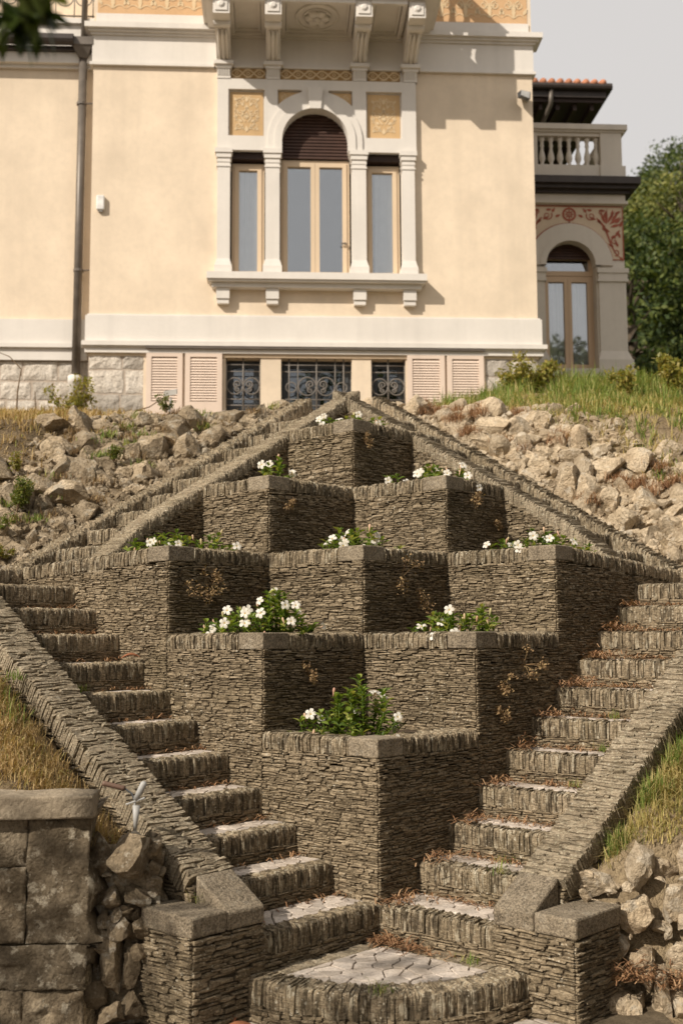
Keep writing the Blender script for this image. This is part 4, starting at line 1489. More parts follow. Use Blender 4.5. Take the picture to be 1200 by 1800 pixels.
# painted spandrels
def wing_span(sg):
    xo = 5.175 if sg > 0 else 3.06
    p = arc(WC, WZ, .745, math.pi / 2, (0.15 if sg > 0 else math.pi - .15), 14)
    return p + [(xo, p[-1][1]), (xo, 8.91), (WC, 8.91)]
for sg in (-1, 1):
    m = MB(); pts = wing_span(sg)
    plate(m, pts if sg < 0 else pts, [], D1, D1 + .008)
    o = put('fresco_spandrel', m, M['redbase'], wg)
    m = MB(); d = D1 + .010
    rb_ = wing_span(sg)
    ribbon(m, rb_ + [rb_[0]], .024, d)
    for (u, v, r, tr, a0) in ((.38, 8.74, .085, 1.3, 2.6), (.78, 8.30, .065, 1.3, 1.2), (.80, 8.10, .06, 1.2, 4.4), (.56, 8.80, .05, 1.1, 0.4), (.62, 8.52, .05, 1.1, 1.4)):
        p = spiral(WC + sg * u, v, r, tr, a0 if sg > 0 else math.pi - a0, sg); ribbon(m, p, taper(len(p), .022, .012), d)
    p = [(WC + sg * (.50 + .36 * t), 8.66 - .62 * t + .07 * math.sin(t * 6)) for t in [i / 12 for i in range(13)]]
    ribbon(m, p, taper(13, .045, .015), d)
    for (u, v, a, L) in ((.66, 8.62, 1.0, .26), (.64, 8.60, 1.5, .28), (.70, 8.60, .6, .24), (.72, 8.55, .3, .20), (.62, 8.62, 1.9, .22), (.80, 8.40, .9, .13), (.84, 8.20, 2.0, .12), (.46, 8.68, 2.8, .12), (.86, 8.02, -.8, .1), (.74, 8.66, .9, .22), (.30, 8.80, 2.2, .10), (.24, 8.72, 2.7, .1), (.60, 8.70, 1.2, .17), (.74, 8.72, 1.4, .15), (.80, 8.62, .7, .15), (.56, 8.60, 2.2, .15), (.70, 8.46, 2.6, .13), (.88, 8.55, 1.2, .14), (.80, 8.78, .5, .12), (.52, 8.84, 0, .12), (.40, 8.84, 3.0, .1), (.76, 8.20, 2.6, .11), (.72, 8.36, .4, .12), (.88, 8.36, 1.9, .12)):
        leafshape(m, WC + sg * u, v, a if sg > 0 else math.pi - a, L, .05, d)
    put('ornament', m, M['red'], o)
m = MB()
ribbon(m, arc(WC, 8.765, .105, 0, 6.283, 24), .035, D1 + .014)
for q in range(8): leafshape(m, WC + .02 * math.cos(q * .785), 8.765 + .02 * math.sin(q * .785), q * .785, .065, .03, D1 + .014)
put('rosette', m, M['red'], wg)
m = MB(); plate(m, arc(WC, WZ, .735, 0, math.pi, 24) + arc(WC, WZ, WRAD, math.pi, 0, 24), [], D1, D1 + .05)
plate(m, arc(WC, WZ, .53, 0, math.pi, 24) + arc(WC, WZ, WRAD - .02, math.pi, 0, 24), [], D1 - .15, D1 + .065)
put('archivolt', m, M['wingstone'], wg)
for a, b in ((4.72, 5.19), (3.25, 3.775)):
    pil = put('pilaster', fboxes((a, b, D1, D1 + .05, 6.30, 7.58)), M['wingstone'], wg)
    put('capital', fboxes((a - .03, b + .045, D1 - .12, D1 + .09, 7.72, 7.80), (a - .012, b + .025, D1 - .1, D1 + .07, 7.62, 7.72), (a - .025, b + .035, D1 - .1, D1 + .08, 7.57, 7.62)), M['wingstone'], pil)
    m = MB(); m.hexa([F(a - .05, D1, 6.20), F(b + .06, D1, 6.20), F(b + .06, D1 + .11, 6.20), F(a - .05, D1 + .11, 6.20), F(a, D1, 6.36), F(b, D1, 6.36), F(b, D1 + .052, 6.36), F(a, D1 + .052, 6.36)])
    fbox(m, a - .055, b + .075, D1, D1 + .12, 6.03, 6.20); put('pilaster_base', m, M['wingstone'], pil)
put('window_sill', fboxes((2.9, 5.29, D1 - .3, D1 + .16, 5.87, 6.03)), M['wingstone'], wg)
w = window(wg, WC - WRAD, WC + WRAD, 6.06, 7.74, D1 - .22, 2, M['frame2'])
m = MB(); plate(m, rect(WC - WRAD, WC + WRAD, 7.745, 8.06), [rect(WC - WRAD + .06, WC + WRAD - .07, 7.83, 8.04)], D1 - .28, D1 - .21)
tl = put('top_light', m, M['frame2'], wg); put('pane', fboxes((WC - WRAD + .05, WC + WRAD - .05, D1 - .26, D1 - .254, 7.81, 8.05)), M['glass'], tl)
roller(wg, lambda z: math.sqrt(max(0, (WRAD - .002) ** 2 - max(0, z - WZ) ** 2)), WC - WRAD, WC + WRAD, 8.02, WZ + WRAD, D1 - .15, .05)
curtain(wg, 3.82, 4.21, 6.12, 7.68, D1 - .31, 5); curtain(wg, 4.30, 4.60, 6.12, 7.68, D1 - .31, 6)
put('cornice', fboxes((2.9, 5.22, D1 - 4, D1 + .06, 8.93, 9.11), (2.9, 5.255, D1 - 4, D1 + .095, 8.94, 8.99)), M['wingstone'], wg)
m = MB()
for s1_, dd, z0, z1 in ((5.28, .14, 9.11, 9.16), (5.36, .24, 9.16, 9.22), (5.42, .32, 9.22, 9.34)): fbox(m, 2.9, s1_, D1 - 4, D1 + dd, z0, z1)
put('eave', m, M['gutter'], wg)
bl = put('balustrade', fboxes((2.9, 4.80, D1 - .13, D1 + .10, 9.34, 9.62), (4.80, 5.17, D1 - .14, D1 + .11, 9.34, 10.20), (4.78, 5.22, D1 - .17, D1 + .14, 9.34, 9.60), (2.9, 3.70, D1 - .13, D1 + .10, 9.62, 10.2), (2.9, 4.80, D1 - .12, D1 + .09, 10.14, 10.20),
                              (2.9, 5.26, D1 - .2, D1 + .17, 10.235, 10.33), (2.9, 5.22, D1 - .16, D1 + .13, 10.20, 10.235), (4.95, 5.17, D1 - 4, D1 - .14, 9.34, 9.62), (4.95, 5.2, D1 - 4, D1 - .2, 10.2, 10.33)), M['wingstone'], wg)
BP2 = [(r * .98, z * .5777) for r, z in BPROF]
for s in [3.80 + .158 * q for q in range(7)]:
    m = MB(); m.lathe(F(s, D1, 9.62), BP2, 10); put('baluster', m, M['wingstone'], bl, smooth=True)
for d in (-.8, -1.2, -1.6, -2.0, -2.4):
    m = MB(); m.lathe(F(5.06, D1 + d, 9.62), BP2, 10); put('baluster', m, M['wingstone'], bl, smooth=True)

rr_ = thing('rear_wing', F(4.5, -7, 5), 'dark overhanging eaves with terracotta tiles rising behind the balustrade', 'house')
put('wall', fboxes((3.0, 4.6, -12, -7.4, 5, 12.5)), M['wingstone'], rr_)
put('soffit', fboxes((3.0, 5.98, -12, -6.05, 12.52, 12.62)), M['darkwood'], rr_)
for q in range(8):
    put('rafter', fboxes((3.2 + q * .36, 3.28 + q * .36, -12, -6.15, 12.40, 12.52)), M['darkwood'], rr_)
m = fboxes((3.0, 6.02, -6.05, -5.98, 12.60, 12.80)); m.tube([F(3.0, -5.92, 12.80), F(6.12, -5.92, 12.80)], .075, 10); m.tube([F(6.08, -12, 12.80), F(6.08, -5.95, 12.80)], .075, 10)
put('gutter', m, M['gutter'], rr_)
m = MB(); m.tube([F(4.86, -5.95, 12.75), F(4.86, -6.0, 12.45), F(4.70, -7.0, 12.0), F(4.66, -7.35, 11.6), F(4.66, -7.35, 9.5)], .05, 8); put('downpipe', m, M['pipe'], rr_, smooth=True)
m = MB(); m.hexa([F(3.0, -6, 12.82), F(6.0, -6, 12.82), F(6.0, -12, 12.82), F(3.0, -12, 12.82), F(3.0, -6, 12.86), F(6.0, -6, 12.86), F(4.2, -12, 14.4), F(3.0, -12, 14.4)]); rf_ = put('roof', m, M['rooftile'], rr_)
for q in range(17):
    s = 3.08 + q * .178
    m = MB(); m.tube([F(s, -5.86, 12.865), F(s, -6.3, 12.965), F(s, -6.75, 13.06)], .072, 8); put('roof_tile', m, M['rooftile'], rf_, smooth=True)

# small fittings on the walls
sb = thing('wall_box', F(-3.345, 0, 7.87), 'small white plastic box fixed on the cream wall right of the downpipe', 'wall box')
m = fboxes((-3.405, -3.29, 0, .07, 7.76, 7.98)); o = put('cover', m, M['white'], sb); bv = o.modifiers.new('e', 'BEVEL'); bv.width = .015; bv.segments = 2
put('base', fboxes((-3.38, -3.315, 0, .05, 7.74, 7.76)), M['greyplastic'], sb)
fl = thing('wall_floodlight', F(2.95, 0, 9.6), 'small grey floodlight on the cream wall near the right corner of the villa', 'floodlight')
m = MB(); m.hexa([F(2.82, .10, 9.58), F(2.96, .10, 9.54), F(2.98, .24, 9.50), F(2.84, .26, 9.54), F(2.83, .06, 9.68), F(2.98, .06, 9.66), F(3.0, .20, 9.63), F(2.85, .22, 9.65)]); put('lamp_head', m, M['blackmetal'], fl)
m = MB(); m.tube([F(2.98, 0, 9.60), F(2.95, .1, 9.60)], .035, 8); put('bracket', m, M['greyplastic'], fl)
m = MB(); m.hexa([F(2.835, .26, 9.55), F(2.965, .24, 9.51), F(2.985, .215, 9.62), F(2.85, .23, 9.64), F(2.835, .265, 9.55), F(2.965, .245, 9.51), F(2.985, .22, 9.62), F(2.85, .235, 9.64)]); put('lens', m, M['greyplastic'], fl)

# ------------------------------------------------------------------ terrain
def smooth(x, a, b):
    t = min(1, max(0, (x - a) / (b - a)))
    return t * t * (3 - 2 * t)


def lawn(x, y):
    l = 4.74 - 0.20 * (9.5 - y)
    r_ = 5.22 - 0.30 * (9.5 - y)
    t = smooth(x, 0.6, 2.8)
    return l * (1 - t) + r_ * t


def height(x, y):
    a = (x + y) * R2; b = (y - x) * R2
    n = 0.05 * noise.noise(Vector((x * 1.6, y * 1.6, 0.3))) + 0.03 * noise.noise(Vector((x * 4.5, y * 4.5, 2)))
    if y > 9.3:
        return lawn(x, 9.3) + n
    if a < -1.15 and b < 7 and y < 5.2 and b > 0.30:           # bank outside the lower left stairs
        if y < -0.84 and x < -1.60: return -0.46
        if x > -1.52 and y < -0.60: return -0.46
        d = -1.2 - a
        z = 0.71 + 0.53 * (y + 0.75)
        z = min(z, zpl(b) - 0.22 + 0.45 * max(0, d))
        if x > -1.75 and y < -0.25: z = min(z, 0.66)
        return z + n * 0.6
    if b < -1.06 and a > 0.30 and y < 5.2:                     # bank outside the lower right stairs
        if y < -0.50: return -0.46
        d = -1.10 - b
        z = 0.36 + 0.62 * (y + 0.5)
        z = min(z, zpr(a) - 0.20 + 0.5 * max(0, d))
        return z + n * 0.6
    zl = zr = None
    if b >= 4.1:
        base = 2.145 + 0.565 * min(3.4, max(-0.3, a))
        rr = max(0, b - 4.17)
        zl = min(base - 0.05 + 0.75 * rr, max(lawn(x, y), base - 0.05 + 0.04) - 0.10 * smooth(a, 2.0, 3.2) * smooth(b, 4.3, 5.0))
    if a >= 4.1:
        base = 2.10 + 0.583 * min(3.4, max(-0.3, b))
        rr = max(0, a - 4.17)
        zr = min(base - 0.05 + 0.66 * rr, max(lawn(x, y), base - 0.01))
    if zl is not None and zr is not None: return min(zl, zr) + n
    if zl is not None: return zl + n
    if zr is not None: return zr + n
    if a > 3.15 and b > 3.15: return 3.70
    return -0.46


m = MB()
X0, X1, Y0, Y1, ST = -9.0, 9.0, -2.4, 9.7, 0.085
nx = int((X1 - X0) / ST); ny = int((Y1 - Y0) / ST)
HG = [[height(X0 + i * ST, Y0 + j * ST) for i in range(nx + 1)] for j in range(ny + 1)]
m.v = [(X0 + i * ST, Y0 + j * ST, HG[j][i]) for j in range(ny + 1) for i in range(nx + 1)]
m.f = [(j * (nx + 1) + i, j * (nx + 1) + i + 1, (j + 1) * (nx + 1) + i + 1, (j + 1) * (nx + 1) + i) for j in range(ny) for i in range(nx)]
put('terrain', m, M['bank'], None, 'structure', smooth=True)
m = MB(); m.add([(-300, -300, -0.50), (300, -300, -0.50), (300, 300, -0.50), (-300, 300, -0.50)], [(0, 1, 2, 3)])
put('ground', m, M['gravel'], None, 'structure')


def hillz(x, y):
    t = max(0, y - 12)
    return 5.0 + min(0.42 * t, 30) * smooth(x, 2, 14) + 1.2 * noise.noise(Vector((x * .08, y * .08, 0))) - smooth(-x, -4, 30) * 2


m = MB()
nx2, ny2 = 50, 40
for j in range(ny2 + 1):
    for i in range(nx2 + 1):
        x = -60 + 3.2 * i; y = 18.6 + 3.2 * j if j else 10.5
        m.v.append((x, y, hillz(x, y) if j else 4.9))
m.f = [(j * (nx2 + 1) + i, j * (nx2 + 1) + i + 1, (j + 1) * (nx2 + 1) + i + 1, (j + 1) * (nx2 + 1) + i) for j in range(ny2) for i in range(nx2)]
put('hillside', m, M['hill'], None, 'structure', smooth=True)

# crazy paving at the very foot of the steps
rp = random.Random(99)
pv = put('pavement', (lambda q: (q.box(Vector((-1.45, -2.3, -0.47)), (2.9, 0, 0), (0, 2.3, 0), (0, 0, .045)), q)[1])(MB()), M['mortar'], None, 'structure')
for c in crazy_cells([(-1.4, -2.2), (1.4, -2.2), (1.4, -0.15), (-1.4, -0.15)], scatter_pts(-1.4, 1.4, -2.2, -0.15, 0.15, rp), 0.012):
    cx = sum(p[0] for p in c) / len(c); cy = sum(p[1] for p in c) / len(c)
    a = (cx + cy) * R2; b = (cy - cx) * R2
    if a > -0.95 and b > -0.9: continue
    if (a < -0.9 and b > 0.03) or (b < -0.8 and a > 0.03): continue
    one = MB(); flag_piece(c, -0.418, 0.03, lambda x, y, z: Vector((x, y, z)), rp, one)
    put('flagstone', one, M['flag'], pv)

# ------------------------------------------------------------------ rocks
def rock_mesh(seed, mat, sub=3):
    r = random.Random(seed)
    b = bmesh.new()
    bmesh.ops.create_icosphere(b, subdivisions=sub, radius=1.0)
    planes = []
    for _ in range(13):
        v = Vector((r.gauss(0, 1), r.gauss(0, 1), r.gauss(0, 1))).normalized()
        planes.append((v, r.uniform(0.36, 0.78)))
    o = Vector((r.uniform(0, 50), r.uniform(0, 50), r.uniform(0, 50)))
    for v in b.verts:
        p = v.co.copy()
        for n, d in planes:
            e = p.dot(n) - d
            if e > 0: p -= n * e * 0.97
        q = p.normalized()
        p *= 1 + 0.10 * noise.noise(q * 1.7 + o) - 0.22 * max(0, 0.28 - abs(noise.noise(q * 2.3 + o * 1.7)))
        p += q * (0.09 * noise.noise(p * 4.5 + o) + 0.05 * noise.noise(p * 10 + o) + 0.03 * noise.noise(p * 21 + o))
        v.co = p
    me = bpy.data.meshes.new('rock')
    b.to_mesh(me); b.free()
    me.polygons.foreach_set('use_smooth', [True] * len(me.polygons))
    me.materials.append(mat)
    me.set_sharp_from_angle(angle=math.radians(28))
    return me


ROCKS = {k: [rock_mesh(300 + i + 40 * q, M[k]) for i in range(10)] for q, k in enumerate(('rock_l', 'rock_r', 'rock_d'))}


def rot_scale(p, sx, sy, sz, r, tilt=0.5):
    e = Matrix.Rotation(r.uniform(0, 6.28), 4, 'Z') @ Matrix.Rotation(r.uniform(-tilt, tilt), 4, 'X') @ Matrix.Rotation(r.uniform(-tilt, tilt), 4, 'Y')
    return Matrix.Translation(p) @ e @ Matrix.Diagonal((sx, sy, sz, 1))


def rock(parent, kind, p, s, r, flat=1.0, name='stone', tilt=0.6):
    sx = s * r.uniform(0.8, 1.35); sy = s * r.uniform(0.75, 1.15); sz = s * r.uniform(0.6, 1.0) * flat
    return inst(name, r.choice(ROCKS[kind]), rot_scale(p, sx, sy, sz, r, tilt), parent)


def relax(cands, k=0.78):
    """keep the larger stones and drop the ones that would sit inside them"""
    out = []
    for c in sorted(cands, key=lambda q: -q[2]):
        if all((c[0] - o[0]) ** 2 + (c[1] - o[1]) ** 2 > (k * (c[2] + o[2])) ** 2 for o in out): out.append(c)
    return out


rr = random.Random(61)
rub = thing('rubble_wall', W(1.8, 4.7, 2.9), 'bank of rough grey rubble stones beside the upper left stairs, below the dry grass', 'rubble bank')
c = []
for _ in range(2600):
    t = rr.random()
    s = rr.choice((0.05, 0.06, 0.07, 0.09, 0.11, 0.13, 0.16, 0.19))
    c.append((rr.uniform(-0.9, 3.75), rr.uniform(4.18 + s * .75, 5.45), s))
for a, b, s in relax(c, 0.50)[:295]:
    p = W(a, b, 0); z = height(p.x, p.y)
    if b > 5.2 and rr.random() < 0.5: continue
    if b > 4.75 and a > 1.6: s = min(s, 0.11)
    rock(rub, 'rock_l', Vector((p.x, p.y, z + s * rr.uniform(-0.45, 0.08))), s * 1.15, rr, 1.35, tilt=1.3)
rub2 = thing('rubble_wall', W(4.7, 1.8, 2.9), 'bank of pale sandy rubble stones beside the upper right stairs, below the green grass', 'rubble bank')
c = []
for _ in range(2600):
    s = rr.choice((0.05, 0.06, 0.08, 0.10, 0.12, 0.15, 0.18))
    c.append((rr.uniform(4.18 + s * .75, 5.55), rr.uniform(-1.0, 3.75), s))
for a, b, s in relax(c, 0.50)[:295]:
    p = W(a, b, 0); z = height(p.x, p.y)
    if a > 5.25 and rr.random() < 0.45: continue
    rock(rub2, 'rock_r', Vector((p.x, p.y, z + s * rr.uniform(-0.5, 0.0))), s * 1.15, rr, 1.25, tilt=1.2)

def small_rubble(parent, kind, n, place, seed):
    r = random.Random(seed); m = MB()
    src = []
    for q in range(6):
        me = rock_mesh(800 + q, M[kind], 1)
        src.append(([v.co.copy() for v in me.vertices], [tuple(f.vertices) for f in me.polygons]))
    for _ in range(n):
        x, y = place(r)
        s = r.choice((.015, .02, .03, .04, .055, .07))
        Mx = rot_scale(Vector((x, y, height(x, y) + s * r.uniform(-.1, .5))), s * 1.2, s, s * .9, r, 1.2)
        vs, fs = r.choice(src)
        m.add([Mx @ v for v in vs], fs)
    put('small_rubble', m, M[kind], parent, 'stuff')


def _pl(r):
    p = W(r.uniform(-.6, 3.7), r.uniform(4.16, 5.3), 0); return p.x, p.y
def _pr(r):
    p = W(r.uniform(4.16, 5.4), r.uniform(-.8, 3.7), 0); return p.x, p.y
small_rubble(rub, 'rock_l', 2600, _pl, 1)
small_rubble(rub2, 'rock_r', 2600, _pr, 2)

# rocks at the lower left, between the retaining wall and the pillar
rl = thing('rubble_wall', Vector((-1.35, -0.72, -0.4)), 'mossy boulders wedged between the old retaining wall and the left pillar', 'rubble bank')
for (x, y, z, sx, sy, sz, i, rz) in ((-1.37, -.70, .40, .19, .16, .19, 1, .3), (-1.45, -.72, .22, .08, .08, .07, 2, 1), (-1.32, -.68, .19, .13, .10, .085, 3, 2), (-1.40, -.74, .05, .12, .10, .11, 4, .5), (-1.29, -.72, .06, .08, .09, .10, 5, 3),
                                 (-1.445, -.74, -.14, .085, .09, .20, 6, 1.2), (-1.345, -.73, -.13, .075, .08, .15, 7, 2.2), (-1.43, -.80, -.36, .13, .12, .085, 8, .2), (-1.32, -.78, -.34, .10, .10, .10, 9, .9), (-1.51, -.70, .40, .07, .09, .16, 0, .7),
                                 (-1.50, -.76, -.02, .06, .08, .12, 3, 1.7), (-1.26, -.62, .33, .07, .09, .09, 5, .4), (-1.37, -.70, .13, .05, .05, .05, 2, .1), (-1.42, -.76, .13, .04, .05, .05, 7, 2), (-1.30, -.76, -.06, .05, .06, .06, 4, 2), (-1.52, -.78, -.28, .05, .07, .12, 1, 2)):
    inst('stone', ROCKS['rock_d'][i], Matrix.Translation((x, y, z)) @ Matrix.Rotation(rz, 4, 'Z') @ Matrix.Diagonal((sx, sy, sz, 1)), rl)
# rocks at the lower right, beside the pillar
rk = thing('rubble_wall', Vector((1.35, -0.6, -0.4)), 'wall of large pale boulders to the right of the right pillar', 'rubble bank')
for (x, y, z, sx, sy, sz, i, rz) in ((1.41, -.50, .30, .085, .08, .20, 2, .3), (1.16, -.46, .20, .17, .10, .085, 1, .1), (1.385, -.56, .045, .125, .11, .125, 4, 2.5), (1.60, -.54, .12, .14, .13, .15, 3, .5), (1.39, -.60, -.19, .17, .12, .14, 6, 1.1),
                                 (1.60, -.60, -.16, .12, .12, .12, 7, .2), (1.22, -.68, -.42, .115, .12, .135, 5, .4), (1.455, -.66, -.36, .075, .09, .19, 8, 2), (1.60, -.66, -.42, .14, .13, .12, 9, 1), (1.26, -.54, -.14, .08, .08, .12, 0, 2), (1.50, -.52, -.03, .07, .08, .06, 2, 2),
                                 (1.75, -.5, .3, .12, .13, .15, 1, 1), (1.78, -.55, .0, .14, .13, .14, 4, 2), (1.34, -.62, -.40, .06, .07, .08, 3, 1), (1.06, -.44, .14, .06, .05, .06, 6, 1), (1.10, -.40, .20, .045, .05, .05, 7, 2), (1.55, -.45, .27, .10, .1, .09, 5, 1), (1.28, -.50, .05, .06, .06, .05, 8, .5), (1.80, -.6, -.3, .14, .14, .15, 0, 1)):
    inst('stone', ROCKS['rock_r'][i], Matrix.Translation((x, y, z)) @ Matrix.Rotation(rz, 4, 'Z') @ Matrix.Diagonal((sx * 1.12, sy, sz * 1.1, 1)), rk)

rq = random.Random(8)
for _ in range(46):
    s = rq.uniform(.025, .065)
    rock(rl, 'rock_d', Vector((rq.uniform(-1.54, -1.22), rq.uniform(-.74, -.60), rq.uniform(-.42, .50))), s, rq, 1.2, tilt=1.3)
for _ in range(60):
    s = rq.uniform(.02, .055)
    rock(rk, 'rock_r', Vector((rq.uniform(1.04, 1.85), rq.uniform(-.62, -.40), rq.uniform(-.42, .26))), s, rq, 1.0, tilt=1.0)
put('earth', (lambda q: (q.box(Vector((-1.6, -.56, -.5)), (.40, 0, 0), (0, .3, 0), (0, 0, .92)), q)[1])(MB()), M['bank'], rl)

# old retaining wall at the lower left
rt = thing('retaining_wall', Vector((-2.2, -0.9, -0.45)), 'weathered dark retaining wall with thick cap stone at the lower left', 'wall')
def rough_block(name, x0, x1, z0, z1, y, parent, mat, seed, th=0.25, amp=0.036, nx=22, nz=22, batter=0.03):
    r = random.Random(seed)
    m = MB(); o = Vector((seed * 3.1, 0, 0))
    for iz in range(nz + 1):
        for ix in range(nx + 1):
            x = x0 + (x1 - x0) * ix / nx; z = z0 + (z1 - z0) * iz / nz
            e = min(ix, nx - ix, iz, nz - iz)
            q = amp * (noise.noise(Vector((x * 5, z * 5, seed))) + 0.6 * noise.noise(Vector((x * 13, z * 13, seed)))) - (0.003 if e == 0 else 0.0) + .02 * max(0, noise.noise(Vector((x * 3, z * 22, seed + 2))) - .15)
            m.v.append((x + .006 * noise.noise(Vector((x * 9, z * 9, seed + 5))), y - q + batter * (z + .45), z + .006 * noise.noise(Vector((x * 9, z * 9, seed + 9)))))
    for iz in range(nz):
        for ix in range(nx):
            k = iz * (nx + 1) + ix
            m.f.append((k, k + 1, k + nx + 2, k + nx + 1))
    o = put(name, m, mat, parent, smooth=True)
    s = o.modifiers.new('depth', 'SOLIDIFY'); s.thickness = th; s.offset = -1
    return o


for q, (x0, x1, z0, z1) in enumerate(((-1.863, -1.545, .018, .638), (-2.45, -1.868, .40, .636), (-2.45, -1.868, .022, .396), (-2.0, -1.55, -.205, .013), (-2.6, -2.004, -.205, .017), (-1.862, -1.56, -.48, -.21), (-2.4, -1.867, -.48, -.21), (-3.2, -2.455, -.1, .636), (-3.3, -2.605, -.48, -.105))):
    rough_block('stone_block', x0, x1, z0, z1, -0.90, rt, M['old_wall'], 5 + q)
capm = MB(); capm.box(Vector((-3.4, -0.92, .645)), (1.875, 0, 0), (0, .26, 0), (0, 0, .115))
b_ = bmesh.new(); b_.from_mesh(capm.mesh('t', None)); bmesh.ops.subdivide_edges(b_, edges=b_.edges[:], cuts=9, use_grid_fill=True)
for v in b_.verts: v.co += Vector((noise.noise(v.co * 7), noise.noise(v.co * 7 + Vector((5, 0, 0))), noise.noise(v.co * 6 + Vector((0, 9, 0))))) * 0.014
me = bpy.data.meshes.new('cap_stone'); b_.to_mesh(me); b_.free(); me.materials.append(M['cap']); me.polygons.foreach_set('use_smooth', [True] * len(me.polygons))
put('cap_stone', me, None, rt)
put('core', (lambda q: (q.box(Vector((-3.4, -.84, -.5)), (1.82, 0, 0), (0, .2, 0), (0, 0, 1.14)), q)[1])(MB()), M['mortar'], rt)

rough_block('rock_face', -1.56, -1.20, -.50, .47, -.715, rl, M['rock_d'], 41, th=.1, amp=.075, nx=26, nz=64, batter=.08)

# ------------------------------------------------------------------ grass, needles
def grass(name, mat, n, place, hmin, hmax, wid, lean, seed, label=None, clump=0):
    r = random.Random(seed)
    m = MB()
    k = 0
    tries = 0
    while k < n and tries < n * 12:
        tries += 1
        q = place(r)
        if q is None: continue
        base, sc = q
        for _ in range(clump + 1):
            b0 = base + Vector((r.gauss(0, .02), r.gauss(0, .02), 0)) if clump else base
            h = r.uniform(hmin, hmax) * sc
            an = r.uniform(0, 6.283)
            ln = abs(r.gauss(0, lean))
            d = Vector((math.cos(an), math.sin(an), 0)); s = Vector((-d.y, d.x, 0)) * wid * r.uniform(.6, 1.3)
            p1 = b0 + Vector((0, 0, h * 0.55)) + d * h * ln * 0.35
            p2 = b0 + Vector((0, 0, h * (1 - 0.35 * ln))) + d * h * ln
            i = len(m.v)
            m.v += [tuple(b0 - s / 2), tuple(b0 + s / 2), tuple(p1 - s * .4), tuple(p1 + s * .4), tuple(p2)]
            m.f += [(i, i + 1, i + 3, i + 2), (i + 2, i + 3, i + 4)]
            k += 1
    o = put(name, m, mat, None, 'stuff')
    if label: o['label'] = label
    return o


def on(x, y, s=1.0):
    return Vector((x, y, height(x, y) - 0.01)), s


def pl_left_low(r):
    x = r.uniform(-2.9, -1.4); y = r.uniform(-0.70, 1.5)
    a = (x + y) * R2; b = (y - x) * R2
    if a > -1.30: return None
    q = noise.noise(Vector((x * 2.2, y * 2.2, 4)))
    if q < -0.35 or (a > -1.42 and r.random() < .6): return None
    if y < -.55 and r.random() < .5: return None
    return on(x, y, 0.6 + 0.8 * max(0, q))
grass('dry_grass', M['drygrass'], 15000, pl_left_low, .05, .17, .0055, 1.0, 1, 'dry straw grass on the bank behind the old retaining wall', 3)


def pl_left_green(r):
    x = r.uniform(-3.0, -2.1); y = r.uniform(-.1, 1.4)
    a = (x + y) * R2
    if a > -1.4: return None
    return on(x, y, 1)
grass('green_grass', M['greengrass'], 500, pl_left_green, .08, .22, .006, .6, 2, 'sparse green blades in the dry grass above the retaining wall')


def pl_right_low(r):
    x = r.uniform(.9, 2.7); y = r.uniform(-.44, 1.6)
    b = (y - x) * R2
    if b > -1.16: return None
    q = noise.noise(Vector((x * 2, y * 2, 9)))
    if y < -.1 and r.random() < .75: return None
    if q < -.25: return None
    return on(x, y, .6 + .8 * max(0, q))
grass('mixed_grass', M['mixgrass'], 16000, pl_right_low, .05, .16, .0055, 1.1, 3, 'yellow and green grass on the bank right of the lower right parapet', 3)


def pl_right_edge(r):
    t = r.uniform(.45, 2.6); d = abs(r.gauss(0, .06))
    p = W(t, -1.15 - d, 0)
    if noise.noise(Vector((t * 3, 0, 1))) < -.05: return None
    return on(p.x, p.y, 1)
grass('green_grass', M['greengrass'], 1400, pl_right_edge, .05, .2, .006, .7, 4, 'green grass tufts along the foot of the right parapet')


def pl_up_left(r):
    x = r.uniform(-5.2, -.9); y = r.uniform(3.4, 9.3)
    b = (y - x) * R2; a = (x + y) * R2
    if b < 5.0 or (a < 0.1): return None
    if b < 5.3 and r.random() < .6: return None
    return on(x, y, 1)
grass('dry_grass', M['drygrass'], 17000, pl_up_left, .04, .16, .010, .9, 5, 'dry tan grass on the slope between the left rubble and the villa', 2)


def pl_up_right(r):
    x = r.uniform(1.3, 6.5); y = r.uniform(3.6, 9.3)
    a = (x + y) * R2
    if a < 5.05: return None
    q = noise.noise(Vector((x * .9, y * .9, 6)))
    if noise.noise(Vector((x * 1.7, y * 1.7, 11))) < -.08: return None
    return on(x, y, (.50 + .75 * smooth(y, 5.2, 7.0)) * (.7 + .8 * max(0, q)))
grass('green_grass', M['greengrass'], 15000, pl_up_right, .12, .36, .012, .7, 6, 'tall green grass on the slope below the loggia wing', 2)


def pl_up_right_dry(r):
    x = r.uniform(1.2, 5.5); y = r.uniform(2.4, 7.0)
    a = (x + y) * R2
    if a < 4.95: return None
    return on(x, y, 1)
grass('dry_grass', M['mixgrass'], 6000, pl_up_right_dry, .06, .2, .010, .9, 7, 'straw coloured grass along the top of the right rubble', 2)


def rub_tufts(r):
    pass


def needles(name, mat, spots, n, L, seed, label):
    """loose dry needles lying in heaps"""
    r = random.Random(seed)
    m = MB()
    for c, U, V, su, sv, hh in spots:
        for _ in range(n):
            p = c + U * r.gauss(0, su) + V * abs(r.gauss(0, sv)) + Vector((0, 0, abs(r.gauss(0, hh))))
            an = r.uniform(0, 6.283)
            d = Vector((math.cos(an), math.sin(an), r.uniform(-.25, .55))).normalized() * r.uniform(.4, 1) * L
            s = d.cross(Vector((0, 0, 1))).normalized() * 0.0032
            i = len(m.v)
            q = p + d * .5 + Vector((0, 0, r.uniform(-.01, .02)))
            e = p + d
            m.v += [tuple(p - s), tuple(p + s), tuple(q - s), tuple(q + s), tuple(e - s), tuple(e + s)]
            m.f += [(i, i + 1, i + 3, i + 2), (i + 2, i + 3, i + 5, i + 4)]
    o = put(name, m, mat, None, 'stuff'); o['label'] = label


